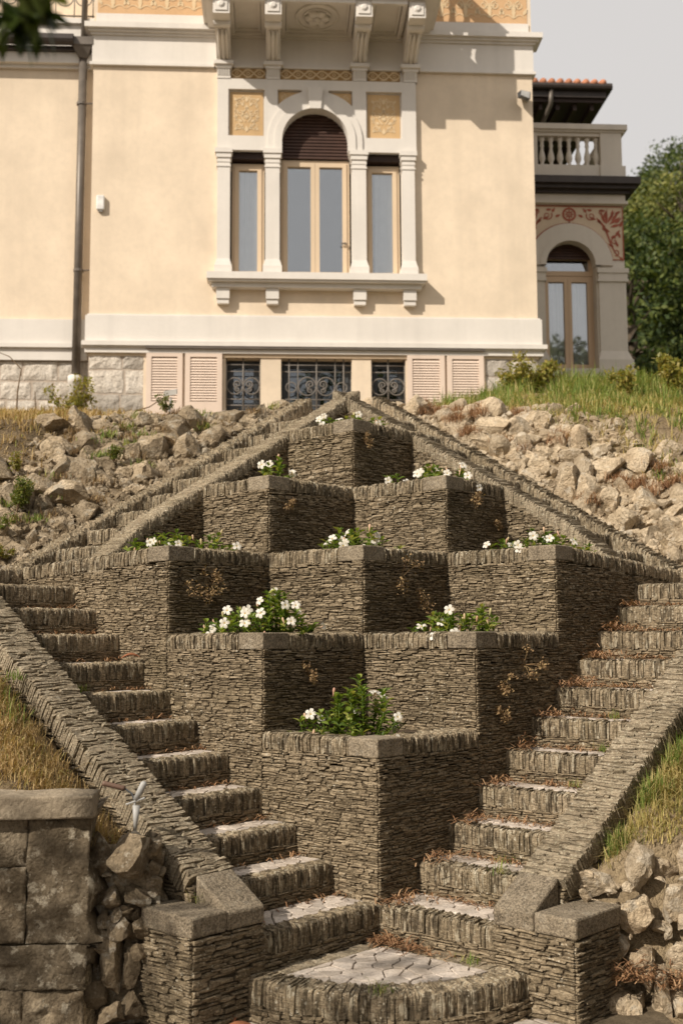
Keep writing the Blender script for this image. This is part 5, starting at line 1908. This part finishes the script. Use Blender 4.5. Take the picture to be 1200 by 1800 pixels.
ra = random.Random(17)
spots = []
for k in range(len(TB) - 1):                       # corners of the right treads against the planters, and along the risers
    t = TB[k]; z = TZ[k]
    spots.append((W(t + .10, -.05, z + .005), W(1, 0, 0), W(0, -1, 0), .08, .07, .018 + .012 * (k in (4, 6, 7, 8))))
    if k in (6, 7, 8): spots.append((W(t + .12, -.10, z + .005), W(1, 0, 0), W(0, -1, 0), .06, .12, .03))
    spots.append((W(TB[k + 1] - .03, -.4, z + .003), W(0, 1, 0), W(-1, 0, 0), .2, .03, .006))
needles('dry_needles', M['needle'], spots, 80, .09, 3, 'rust brown dry needles heaped on the right stair treads')
spots = []
for k in range(len(TB) - 1):
    t = TB[k]; z = TZ[k]
    spots.append((W(-.06, TB[k + 1] - .03, z + .003), W(1, 0, 0), W(0, -1, 0), .10, .03, .012))
    spots.append((W(-.45, TB[k + 1] - .02, z + .003), W(1, 0, 0), W(0, -1, 0), .25, .02, .006))
needles('dry_needles', M['needle'], spots, 26, .07, 4, 'rust brown dry needles along the risers of the left stair')
needles('dry_needles', M['needle'], [(W(-.06, -.06, FZ + .01), W(1, 0, 0), W(0, -1, 0), .05, .08, .012), (W(-.06, -.28, FZ + .01), W(0, 1, 0), W(-1, 0, 0), .14, .05, .008), (Vector((1.30, -.70, -.26)), Vector((1, 0, 0)), Vector((0, -1, 0)), .07, .03, .05), (Vector((1.55, -.70, -.30)), Vector((1, 0, 0)), Vector((0, -1, 0)), .07, .03, .05)], 170, .09, 5, 'rust brown dry needles on the rounded step and between the right boulders')


def tuft_pts(pts, r):
    p, s = r.choice(pts)
    return p + Vector((r.gauss(0, s), r.gauss(0, s), r.gauss(0, s * .3))), 1.0
_t = []
for _ in range(34):
    a = ra.uniform(4.3, 5.2); b = ra.uniform(-.3, 3.4); p = W(a, b, 0); _t.append((Vector((p.x, p.y, height(p.x, p.y) + .03)), .05))
_t2 = []
for _ in range(30):
    a = ra.uniform(-.3, 3.3); b = ra.uniform(4.3, 5.2); p = W(a, b, 0); _t2.append((Vector((p.x, p.y, height(p.x, p.y) + .04)), .05))
grass('dry_weeds', M['dryweed'], 2600, lambda r: tuft_pts(_t2, r), .04, .11, .006, .9, 18, 'brown dried tufts growing between the left rubble stones')
_t3 = []
for _ in range(26):
    a = ra.uniform(-.3, 3.3); b = ra.uniform(4.25, 5.2); p = W(a, b, 0); _t3.append((Vector((p.x, p.y, height(p.x, p.y) + .03)), .06))
grass('green_weeds', M['greengrass'], 2400, lambda r: tuft_pts(_t3, r), .03, .10, .009, .9, 19, 'green weeds growing between the left rubble stones')
grass('dry_weeds', M['needle'], 5200, lambda r: tuft_pts(_t, r), .05, .13, .006, .9, 8, 'tan dried tufts growing between the right rubble stones')

# ------------------------------------------------------------------ flowering plants
def leaf_geo(mb, base, d, L, w, fold, r, droop=0.25):
    """one pointed oval leaf with a folded midrib"""
    d = d.normalized()
    side = d.cross(Vector((0, 0, 1)))
    side = side.normalized() if side.length > 1e-4 else Vector((1, 0, 0))
    up = side.cross(d).normalized()
    an = r.uniform(-.5, .5)
    side, up = side * math.cos(an) + up * math.sin(an), up * math.cos(an) - side * math.sin(an)
    ts = [(0, .12), (.3, .9), (.62, .95), (1.0, .04)]
    k = len(mb.v)
    for t, q in ts:
        c = base + d * L * t - Vector((0, 0, 1)) * droop * L * t * t
        mb.v += [tuple(c - side * w * q / 2 + up * fold * w * q), tuple(c), tuple(c + side * w * q / 2 + up * fold * w * q)]
    for i in range(3):
        a = k + 3 * i
        mb.f += [(a, a + 1, a + 4, a + 3), (a + 1, a + 2, a + 5, a + 4)]


def flower_mesh(seed):
    r = random.Random(seed)
    m = MB()
    for q in range(5):
        an = q * 1.2566 + r.uniform(-.1, .1)
        c, s = math.cos(an), math.sin(an)
        tx, ty = -s, c
        pts = []
        for t, w, z in ((.14, .07, -.10), (.35, .24, .04), (.72, .34, .06 + r.uniform(-.08, .06)), (1.0, .16, -.06 + r.uniform(-.12, .08))):
            pts.append((t, w, z))
        k = len(m.v)
        sk = r.uniform(.05, .16)
        for t, w, z in pts:
            m.v += [(c * t - tx * w, s * t - ty * w, z), (c * t + tx * sk * t, s * t + ty * sk * t, z - .03), (c * t + tx * (w + sk * t), s * t + ty * (w + sk * t), z + .02)]
        for i in range(3):
            a = k + 3 * i
            m.f += [(a, a + 1, a + 4, a + 3), (a + 1, a + 2, a + 5, a + 4)]
    me = m.mesh('flower', M['petal'], True)
    return me


def tube_mesh():
    m = MB(); m.tube([(0, 0, -.95), (0, 0, -.45), (0, 0, -.08)], [.07, .12, .22], 7, False)
    return m.mesh('flower_tube', M['bud'], True)


FLOWERS = [flower_mesh(i) for i in range(5)]
FTUBE = tube_mesh()
_m = MB(); _m.tube([(0, 0, -.1), (0, 0, -.06)], [.12, .05], 7); THROAT = _m.mesh('flower_throat', M['throat'])
_m = MB(); _m.tube([(0, 0, 0), (.02, 0, .35), (.03, 0, .7), (.02, 0, .9), (0, 0, 1.0)], [.07, .10, .16, .12, .02], 7); BUD = _m.mesh('bud', M['bud'], True)


def aim(p, d, s):
    q = Vector(d).to_track_quat('Z', 'Y').to_matrix().to_4x4()
    return Matrix.Translation(p) @ q @ Matrix.Diagonal((s, s, s, 1))


def plant(p, rad, h, ns, nf, nb, seed, label, zoff=0.0):
    r = random.Random(seed)
    p = Vector(p)
    root = thing('flowering_plant', p, label, 'plant', 'white trumpet flowers in the planters')
    st = MB(); fo = MB()
    tips = []
    for q in range(int(ns * 1.25)):
        an = r.uniform(0, 6.283); rr_ = rad * 1.5 * math.sqrt(r.random())
        out = Vector((math.cos(an), math.sin(an), 0))
        H = h * (1 - 0.55 * (rr_ / rad) ** 2) * r.uniform(.7, 1.1)
        b = p + out * rr_ * .45
        tip = p + out * rr_ + Vector((0, 0, H))
        mid = (b + tip) / 2 + out * rr_ * .1 + Vector((0, 0, H * .1))
        st.tube([b, mid, tip], [.0045, .004, .003], 5)
        n = max(3, int(H / .026))
        for i in range(n):
            t = .18 + .82 * i / max(1, n - 1)
            c = b.lerp(mid, t * 2) if t < .5 else mid.lerp(tip, t * 2 - 1)
            a0 = i * 1.57 + r.uniform(-.4, .4)
            for a1 in (a0, a0 + 3.14):
                lift = .15 + .75 * t + r.uniform(-.2, .2)
                leaf_geo(fo, c, Vector((math.cos(a1), math.sin(a1), lift)), r.uniform(.05, .088), r.uniform(.024, .037), .22, r)
        for i in range(2):
            a1 = r.uniform(0, 6.28)
            leaf_geo(fo, tip, Vector((math.cos(a1), math.sin(a1), 1.6)), r.uniform(.035, .05), .018, .3, r, 0)
        tips.append((tip, out, H))
    put('stem', st, M['twig'] if False else M['leaf'], root, smooth=True)
    put('foliage', fo, M['leaf'], root, 'stuff', smooth=True)
    r.shuffle(tips)
    for i in range(max(1, int(nf * 1.1))):
        tip, out, H = tips[i % len(tips)]
        d = (Vector((r.uniform(-.5, .5), -1.0 + r.uniform(-.2, .5), r.uniform(.0, .9))) + out * .5).normalized()
        c = tip + d * .06 + Vector((r.uniform(-.03, .03), r.uniform(-.02, .02), r.uniform(-.01, .035)))
        s = r.uniform(.030, .041)
        f = inst('flower', r.choice(FLOWERS), aim(c, d, s), root)
        for nm, me in (('flower_tube', FTUBE), ('flower_throat', THROAT)):
            o = bpy.data.objects.new(nm, me); COL.objects.link(o); o.parent = f
    for i in range(nb):
        tip, out, H = r.choice(tips)
        c = tip + Vector((r.uniform(-.03, .03), r.uniform(-.03, .03), r.uniform(-.01, .02)))
        inst('bud', BUD, aim(c, (r.uniform(-.3, .3), r.uniform(-.3, .3), 1), r.uniform(.045, .065)), root)
    return root


def in_cell(i, j, u, v):
    return W(i + u, j + v, HT[i + j] - 0.045)


PLANTS = [
    # cell, u, v, radius, height, stems, flowers, buds, label
    ((0, 0), .30, .36, .17, .38, 30, 8, 4, 'largest flowering plant of the lowest planter, full of open white blooms'),
    ((0, 0), .24, .56, .13, .25, 16, 1, 2, 'middle leafy plant of the lowest planter with few blooms'),
    ((0, 0), .22, .80, .08, .15, 7, 3, 1, 'smallest plant at the left end of the lowest planter with a few pale trumpets'),
    ((0, 1), .35, .24, .18, .36, 30, 9, 3, 'bushiest plant of the left second-tier planter with a bouquet of white blooms'),
    ((0, 1), .24, .48, .15, .20, 18, 4, 4, 'leafy plant in the middle of the left second-tier planter'),
    ((0, 1), .22, .80, .13, .15, 13, 3, 2, 'low plant at the left end of the left second-tier planter'),
    ((0, 1), .60, .22, .09, .17, 9, 2, 2, 'small plant at the right end of the left second-tier planter with trumpets leaning out'),
    ((1, 0), .25, .55, .13, .22, 16, 4, 3, 'plant at the left end of the right second-tier planter with drooping white blooms'),
    ((1, 0), .24, .30, .13, .22, 18, 4, 3, 'plant behind the granite corner of the right second-tier planter'),
    ((1, 0), .36, .22, .12, .22, 16, 1, 6, 'plant with pink buds at the right side of the right second-tier planter'),
    ((0, 2), .24, .55, .15, .17, 16, 3, 2, 'plant at the left end of the left third-tier planter beside the parapet'),
    ((0, 2), .28, .25, .14, .18, 16, 3, 3, 'plant behind the granite corner of the left third-tier planter'),
    ((0, 2), .62, .24, .14, .19, 14, 4, 3, 'plant at the right end of the left third-tier planter against the lit slate wall'),
    ((1, 1), .22, .45, .12, .19, 15, 5, 4, 'plant at the left of the central third-tier planter with a cluster of blooms'),
    ((1, 1), .25, .25, .13, .22, 18, 5, 3, 'tallest plant of the central third-tier planter behind its granite corner'),
    ((1, 1), .48, .22, .12, .19, 14, 2, 1, 'leafy plant at the right of the central third-tier planter'),
    ((2, 0), .22, .62, .10, .14, 9, 2, 2, 'small plant at the left end of the right third-tier planter'),
    ((2, 0), .24, .32, .14, .18, 17, 4, 3, 'leafy plant left of the granite corner of the right third-tier planter'),
    ((2, 0), .34, .22, .13, .17, 15, 3, 3, 'plant behind the granite corner of the right third-tier planter'),
    ((2, 0), .66, .22, .12, .14, 11, 2, 2, 'low plant at the right end of the right third-tier planter by the parapet'),
    ((1, 2), .26, .22, .13, .22, 13, 4, 3, 'single clump of flowers behind the corner of the left fourth-tier planter'),
    ((2, 1), .22, .66, .12, .15, 11, 2, 3, 'plant at the left end of the right fourth-tier planter'),
    ((2, 1), .24, .34, .14, .18, 16, 4, 5, 'plant left of the corner of the right fourth-tier planter with pink buds'),
    ((2, 1), .40, .22, .12, .15, 13, 4, 3, 'plant at the right side of the right fourth-tier planter beside the parapet'),
    ((2, 2), .22, .48, .11, .15, 10, 3, 1, 'plant at the left of the topmost planter below the peak'),
    ((2, 2), .30, .28, .10, .17, 9, 2, 1, 'plant in the middle of the topmost planter below the peak'),
    ((2, 2), .52, .22, .12, .13, 11, 4, 2, 'plant at the right of the topmost planter below the peak'),
]
for n_, (c, u, v, rad, h, ns, nf, nb, lab) in enumerate(PLANTS):
    plant(in_cell(c[0], c[1], u, v), rad, h, ns, nf, nb, 500 + n_, lab)

# dried weeds rooted in the slate walls
def dry_weed(p, nrm, s, seed, label):
    r = random.Random(seed); p = Vector(p)
    root = thing('dry_weed', p, label, 'weed', 'dried weeds on the slate walls')
    st = MB(); hd = MB()
    for q in range(r.randint(4, 6)):
        d = (Vector(nrm) * r.uniform(.4, 1.0) + Vector((r.uniform(-.8, .8), r.uniform(-.3, .3), r.uniform(-.7, 1.1)))).normalized()
        e = p + d * s * r.uniform(.5, 1.1)
        st.tube([p, (p + e) / 2 + Vector((0, 0, .01)), e], [.0025, .002, .0015], 4)
        for _ in range(34):
            c = e + Vector((r.gauss(0, 1), r.gauss(0, 1), r.gauss(0, 1))) * s * .16
            a = Vector((r.gauss(0, 1), r.gauss(0, 1), r.gauss(0, 1))).normalized() * r.uniform(.006, .013)
            b = a.orthogonal().normalized() * r.uniform(.004, .009)
            k = len(hd.v); hd.v += [tuple(c - a), tuple(c + b), tuple(c + a), tuple(c - b)]; hd.f.append((k, k + 1, k + 2, k + 3))
    put('stem', st, M['dryweed'], root); put('seed_heads', hd, M['dryweed'], root, 'stuff')


for n_, (p, nrm, s, lab) in enumerate((
    (W(.18, 2, 1.86), NB, .16, 'dried brown weed on the dark face of the left third-tier planter, near its corner'),
    (W(.40, 2, 1.95), NB, .13, 'smaller dried brown weed farther along the dark face of the left third-tier planter'),
    (W(1.42, 1, 2.00), NB, .17, 'tall dried weed hanging on the dark face of the central planter'),
    (W(1.62, 1, 1.78), NB, .12, 'lower dried weed on the dark face of the central planter'),
    (W(1.55, 0, 1.36), NB, .13, 'large dried weed under the coping of the right second-tier planter'),
    (W(1.30, 0, 1.22), NB, .09, 'dried weed near the lit corner of the right second-tier planter'),
    (W(1.24, 0, 1.02), NB, .08, 'dried weed low on the dark face of the right second-tier planter'),
    (W(2.30, 1, 2.66), NB, .10, 'dried weed under the coping of the right fourth-tier planter'),
    (W(2.62, 1, 2.50), NB, .07, 'small dried weed at the right end of the right fourth-tier planter'),
    (W(1.20, 2, 2.62), NB, .07, 'small dried weed on the dark face of the left fourth-tier planter'),
    (W(.42, 1, 1.30), NB, .09, 'small dried weed on the dark face of the left second-tier planter'),
    (W(2.14, 2, 3.24), NB, .08, 'dried weed under the corner stone of the topmost planter'))):
    dry_weed(p + Vector(nrm) * .01, nrm, s, 700 + n_, lab)

# ------------------------------------------------------------------ shrubs, branch, trees
def leaf_cloud(mb, c, rad, n, L, r, shell=0.35, flat=1.0):
    for _ in range(n):
        d = Vector((r.gauss(0, 1), r.gauss(0, 1), r.gauss(0, 1))).normalized()
        q = rad * (shell + (1 - shell) * r.random() ** .5)
        p = c + Vector((d.x * q, d.y * q, d.z * q * flat))
        a = (d * .6 + Vector((r.gauss(0, 1), r.gauss(0, 1), r.gauss(0, 1))) * .7).normalized()
        b = a.cross(Vector((r.gauss(0, 1), r.gauss(0, 1), r.gauss(0, 1)))).normalized()
        l = L * r.uniform(.6, 1.3); w = l * r.uniform(.35, .55)
        k = len(mb.v)
        mb.v += [tuple(p - a * l / 2), tuple(p + b * w / 2), tuple(p + a * l / 2), tuple(p - b * w / 2)]
        mb.f.append((k, k + 1, k + 2, k + 3))


def shrub(p, rad, h, mat, L, n, seed, label, group=None, stems=6):
    r = random.Random(seed); p = Vector(p)
    root = thing('shrub', p, label, 'shrub', group)
    st = MB(); fo = MB()
    for q in range(stems):
        an = r.uniform(0, 6.283); rr_ = rad * r.uniform(.2, .85)
        e = p + Vector((math.cos(an) * rr_, math.sin(an) * rr_, h * r.uniform(.55, 1)))
        st.tube([p, (p + e) / 2 + Vector((0, 0, h * .1)), e], [.012 * rad / .3, .008 * rad / .3, .004 * rad / .3], 5)
        for t in (.45, .75, 1.0):
            leaf_cloud(fo, p.lerp(e, t), rad * r.uniform(.22, .42), n // (stems * 3), L, r, .1, .8)
    put('stem', st, M['twig'], root); put('foliage', fo, mat, root, 'stuff')


def G(x, y, dz=0): return Vector((x, y, height(x, y) + dz))
def GA(a, b, dz=0):
    p = W(a, b, 0); return G(p.x, p.y, dz)


shrub(G(-3.55, 8.35), .42, .66, M['yellowshrub'], .06, 900, 1, 'yellowing shrub in front of the stone base left of the clay pipe')
shrub(GA(.05, 4.55, .08), .22, .26, M['shrub'], .035, 1100, 2, 'green cushion plant at the foot of the left rubble, beside the kerb')
shrub(GA(.35, 4.62, .08), .24, .28, M['shrub'], .035, 1300, 3, 'larger green trailing plant in the left rubble above the kerb')
shrub(GA(-.35, 4.6, .0), .20, .26, M['shrub'], .035, 900, 4, 'green plant in the left rubble at the edge of the view')
shrub(GA(.02, 4.32, .02), .12, .14, M['yellowshrub'], .028, 500, 5, 'small yellow green tuft next to the left kerb end')
shrub(GA(1.35, 4.55, .1), .12, .16, M['shrub'], .03, 420, 6, 'small green plant between the left stones, halfway up')
shrub(GA(2.15, 4.75, .15), .13, .18, M['shrub'], .03, 420, 7, 'small green plant high in the left rubble')
shrub(GA(.55, 5.0, .1), .11, .20, M['yellowshrub'], .03, 420, 8, 'yellow green plant in a hollow of the left rubble')
shrub(G(2.55, 8.1), .48, .38, M['yellowshrub'], .07, 1700, 9, 'yellow green bush under the right corner of the villa')
shrub(G(4.35, 7.2), .34, .55, M['yellowshrub'], .07, 1200, 10, 'yellow flowering bush below the pilaster of the loggia wing')
shrub(G(4.95, 7.4), .46, .75, M['shrub'], .10, 1300, 11, 'broad-leaved green bush at the right edge of the grass')
shrub(G(3.6, 7.0), .25, .40, M['yellowshrub'], .06, 700, 12, 'small yellow plant in the tall grass below the arched window')

# bare twigs on the left lawn
tw = thing('bare_twig', G(-3.95, 7.2), 'thin bare twig sticking out of the lawn at the left edge', 'twig')
b0 = G(-3.95, 7.2)
m = MB(); m.tube([b0, b0 + Vector((.01, 0, .35)), b0 + Vector((.05, 0, .62)), b0 + Vector((-.10, 0, .78)), b0 + Vector((-.3, 0, .86))], [.014, .011, .009, .006, .004], 6); put('branch', m, M['twig'], tw)
m = MB(); m.tube([b0 + Vector((.22, .1, -.02)), b0 + Vector((.20, .1, .36))], [.010, .006], 6); put('side_branch', m, M['twig'], tw)

# garden spike light with its cable, lower left
sp = thing('spike_light', Vector((-1.33, -.70, .56)), 'small white spike spotlight beside the lower left parapet', 'garden light')
o = Vector((-1.335, -.72, .55))
m = MB(); m.tube([o, o + Vector((.005, 0, .13))], [.008, .021], 10); put('spike', m, M['greyplastic'], sp, smooth=True)
m = MB(); m.tube([o + Vector((.0, 0, .16)), o + Vector((.022, -.01, .20)), o + Vector((.045, -.02, .245)), o + Vector((.05, -.022, .255))], [.014, .017, .018, .009], 12); put('lamp_head', m, M['greyplastic'], sp, smooth=True)
m = MB(); m.tube([o + Vector((-.005, 0, .13)), o + Vector((.0, 0, .165))], .006, 6); m.tube([o + Vector((-.05, .0, .135)), o + Vector((.05, -.01, .17))], .005, 6); put('bracket', m, M['greyplastic'], sp)
cb = thing('cable', Vector((-1.4, -.66, .7)), 'brown corrugated cable sleeve lying on the retaining wall', 'cable')
m = MB(); pts = [Vector((-1.52 + .024 * q, -.66, .79 - .0052 * q + .004 * math.sin(q))) for q in range(6)]
m.tube([pts[0] + (pts[5] - pts[0]) * t / 10 for t in range(11)], [.013 + .0022 * (t % 2) for t in range(11)], 8); put('sleeve', m, M['cable'], cb, smooth=True)
m = MB(); m.tube([pts[5], Vector((-1.36, -.68, .735)), Vector((-1.34, -.71, .70))], .005, 6); put('wire', m, M['blackmetal'], cb)
wl = thing('ground_floodlight', G(-1.95, 6.6, .2), 'small white floodlight standing on the left rubble in front of the shutters', 'floodlight')
o = G(-1.95, 6.3, .30)
m = MB(); m.box(o + Vector((-.08, -.03, .05)), (.15, 0, .03), (0, .08, .02), (0, -.02, .06)); put('lamp_head', m, M['white'], wl)
m = MB(); m.tube([o + Vector((-.02, 0, -.2)), o + Vector((0, 0, .05))], .012, 6); put('stake', m, M['greyplastic'], wl)
m = MB(); m.tube([o + Vector((-.08, 0, .05)), o + Vector((-.25, .02, -.06)), o + Vector((-.6, .05, -.16)), o + Vector((-.8, .1, -.16))], .007, 6); put('wire', m, M['twig'], wl)

# fallen leaves
def fallen(p, L, w, rz, lab, seed, tilt=.15):
    r = random.Random(seed); p = Vector(p)
    m = MB(); n = 7
    d = Vector((math.cos(rz), math.sin(rz), tilt)); s = Vector((-math.sin(rz), math.cos(rz), .1))
    for i in range(n):
        t = i / (n - 1); q = math.sin(math.pi * min(1, .08 + t * .92)) ** .8
        c = p + d * L * (t - .5) + Vector((0, 0, .012 + .02 * math.sin(t * 3)))
        m.v += [tuple(c - s * w * q / 2 + Vector((0, 0, .012 * q))), tuple(c), tuple(c + s * w * q / 2 + Vector((0, 0, .018 * q)))]
    for i in range(n - 1):
        a = 3 * i; m.f += [(a, a + 1, a + 4, a + 3), (a + 1, a + 2, a + 5, a + 4)]
    o = put('fallen_leaf', m, M['rustleaf'], None, smooth=True)
    s_ = o.modifiers.new('t', 'SOLIDIFY'); s_.thickness = .0015
    tag(o, lab, 'leaf', 'fallen leaves')


fallen(W(-.89, .10, .004), .10, .05, .2, 'rust brown fallen leaf on the first left tread beside the granite block', 1)
fallen(Vector((-.78, -.98, -.41)), .19, .07, .3, 'large tan fallen leaf on the paving at the foot of the curved step', 2)
fallen(W(-.10, 2.30, 1.40), .14, .05, .1, 'rust brown fallen leaf on the edge of a left tread near the wall', 3, .05)
fallen(Vector((-.80, -.80, -.41)), .05, .04, 1.2, 'small red fallen leaf on the paving next to the left pillar', 4)

# white pebble on a right tread
pb = inst('pebble', ROCKS['rock_r'][3], Matrix.Translation(W(.95, -.30, TZ[2] + .012)) @ Matrix.Diagonal((.018, .018, .018, 1)), None)
tag(pb, 'tiny pale pebble lying on the third tread of the right stairs', 'pebble')


def tree(p, h, rad, mat, L, nclump, nleaf, seed, label, cat='tree', crown_h=None, trunk_r=.22, group=None, low=0.25):
    r = random.Random(seed); p = Vector(p)
    root = thing('tree', p, label, cat, group)
    tr = MB(); fo = MB()
    crown_h = crown_h or h * .75
    tr.tube([p, p + Vector((r.uniform(-.1, .1), 0, h * .4)), p + Vector((r.uniform(-.3, .3), r.uniform(-.2, .2), h * .85))], [trunk_r, trunk_r * .7, trunk_r * .2], 8)
    for q in range(nclump):
        t = r.random()
        z = h - crown_h + crown_h * t
        rr_ = rad * math.sqrt(max(.05, 1 - (2 * t - .8) ** 2 * .8)) * r.uniform(.35, 1.0)
        an = r.uniform(0, 6.283)
        c = p + Vector((math.cos(an) * rr_, math.sin(an) * rr_, z))
        if q % 3 == 0:
            s = p + Vector((0, 0, h * .25 + (z - h * .25) * .5)); tr.tube([s, (s + c) / 2 + Vector((0, 0, .1)), c], [trunk_r * .35, trunk_r * .2, trunk_r * .06], 5)
        leaf_cloud(fo, c, rad * r.uniform(.14, .34), nleaf // nclump, L, r, .15, .75)
    put('trunk', tr, M['bark'], root, smooth=True); put('crown', fo, mat, root, 'stuff')
    return root


# (x, y), the height of the top above the hill foot, crown radius
TREES = [
    (9.3, 26.0, 13.2, 2.6, 'tree', 'dark rounded tree right behind the loggia wing'),
    (12.3, 27.0, 12.0, 3.0, 'tree', 'dark green tree at the right edge, low on the hillside'),
    (11.3, 31.0, 15.6, 2.6, 'tree', 'bushy green tree just above the dark tree behind the loggia'),
    (13.6, 33.0, 18.0, 3.0, 'tree_pale', 'pale olive tree on the hillside at the right edge'),
    (12.9, 37.0, 18.8, 2.3, 'tree_pale', 'slender pale tree on the hillside next to the balustrade corner'),
    (16.3, 41.0, 22.6, 3.2, 'tree', 'tall dark tree near the crest of the hillside'),
    (14.7, 43.0, 21.4, 2.6, 'tree_pale', 'light green tree below the crest, seen above the eave corner'),
    (18.6, 47.0, 25.4, 3.4, 'tree', 'highest tree on the crest at the right edge'),
    (17.6, 49.0, 24.8, 2.8, 'tree', 'dark tree on the crest left of the highest tree'),
    (16.6, 50.0, 23.4, 1.7, 'tree_pale', 'thin tree at the left end of the hillside crest'),
    (15.4, 32.0, 16.0, 3.0, 'tree', 'dark tree partly out of view at the right edge'),
    (19.5, 36.0, 18.5, 3.4, 'tree_pale', 'pale tree just beyond the right edge of the view'),
    (17.5, 27.0, 13.0, 3.2, 'tree', 'low dark tree beyond the right edge of the view'),
    (23.0, 44.0, 23.0, 3.8, 'tree', 'dark tree on the hillside well to the right of the view'),
    (24.0, 33.0, 16.5, 3.6, 'tree_pale', 'wide pale tree far to the right of the view'),
]
for n_, (x, y, top, rad, mt, lab) in enumerate(TREES):
    zb = hillz(x, y) - .3
    tree((x, y, zb), top - zb, rad, M[mt], .21, 66, 6400, 900 + n_, lab, group='trees on the hillside', crown_h=(top - zb) * .93)

# a garden tree left of the camera throws its dappled shade on the foot of the left wall
tree((-7.2, -6.2, -.5), 6.75, 2.4, M['tree'], .13, 42, 4300, 950, 'small garden tree left of the viewpoint whose shade falls on the old wall', crown_h=2.9, trunk_r=.12)
for n_, (x, y, h, rad) in enumerate(((4.7, -3.4, 9.0, 2.3), (4.0, -6.0, 9.5, 2.3), (6.6, -5.4, 11.0, 2.9), (6.8, -1.3, 9.0, 2.6), (3.2, -7.8, 9.5, 2.5), (2.4, -14, 12, 3.8), (9.5, -7, 12, 4.0), (8.5, -12, 12, 3.8))):  # trees added out of view to keep sky light off the right-front slate faces
    tree((x, y, -.5), h, rad, M['tree'], .30, 54, 5200, 960 + n_, ('slim tree added right of the stairs, out of view, to block sky light', 'slim unseen tree added to the right of the viewpoint to block sky light', 'bushy unseen tree added behind the two slim light-blocking trees right of the viewpoint', 'unseen tree added beyond the right bank, past the pale boulders, to block sky light', 'unseen tree added right behind the viewpoint to block sky light', 'tall unseen tree added straight behind the viewpoint to block sky light', 'tall unseen tree added at the far right to block sky light', 'tall unseen tree added far behind at the right to block sky light')[n_], group='added light-blocking trees around the viewpoint', crown_h=h * .88)

# leafy branch hanging into the top left corner, close to the camera
def cam_pt(px, py, dist):
    return CAM + (_f + _R * ((px - 600) / 2030.4) - _U * ((py - 900) / 2030.4)) * dist
br = thing('leafy_branch', Vector((-1.35, -4.5, 3.1)), 'dark leafy branch tip hanging into the top left corner', 'branch')
rb2 = random.Random(31)
B0 = Vector((-3.6, -5.0, 3.75)); B1 = Vector((-1.03, -4.62, 2.93))
BM = Vector((-2.2, -4.75, 3.52))
m = MB(); m.tube([B0, BM, Vector((-1.45, -4.65, 3.22)), B1], [.022, .014, .009, .004], 6); put('twig', m, M['bark'], br)
m = MB()
for q in range(62):
    c = Vector((-1.075, -4.62, 2.925)) + Vector((rb2.gauss(0, .035), rb2.gauss(0, .05), rb2.gauss(0, .022)))
    leaf_geo(m, c, Vector((rb2.uniform(-.9, .9), rb2.uniform(-.6, .6), rb2.uniform(-1.2, .2))), rb2.uniform(.045, .075), rb2.uniform(.026, .04), .15, rb2)
for q in range(260):
    t = rb2.random()
    c = B0.lerp(BM, t * 2) if t < .5 else BM.lerp(Vector((-1.25, -4.64, 3.12)), t * 2 - 1)
    c = c + Vector((rb2.gauss(0, .10), rb2.gauss(0, .12), rb2.gauss(.04, .09)))
    leaf_geo(m, c, Vector((rb2.uniform(-.9, .9), rb2.uniform(-.6, .6), rb2.uniform(-1.0, .3))), rb2.uniform(.05, .085), rb2.uniform(.028, .045), .15, rb2)
put('foliage', m, M['nearleaf'], br, 'stuff', smooth=True)

# green sprigs in the joints of the steps and beside the granite blocks
_sp = [W(.66, -.45, TZ[2] - .01 - .19), W(.35, -.62, 0.2), W(1.6, -.6, TZ[5] - .2), W(1.3, -.55, TZ[4] - .2), W(1.9, -.5, TZ[6] - .2), W(-.85, .30, .0), W(-1.18, .22, .165), W(-1.12, .26, .165), W(-.78, -.70, FZ), W(-.10, -.72, FZ), W(-1.3, 1.9, 1.30), W(-.6, 2.2, 1.19)]
_tl = [(q + Vector((0, 0, .005)), .028) for q in _sp]
grass('green_grass', M['greengrass'], 420, lambda r: tuft_pts(_tl, r), .03, .08, .005, .9, 21, 'tiny green sprigs in the joints of the steps')
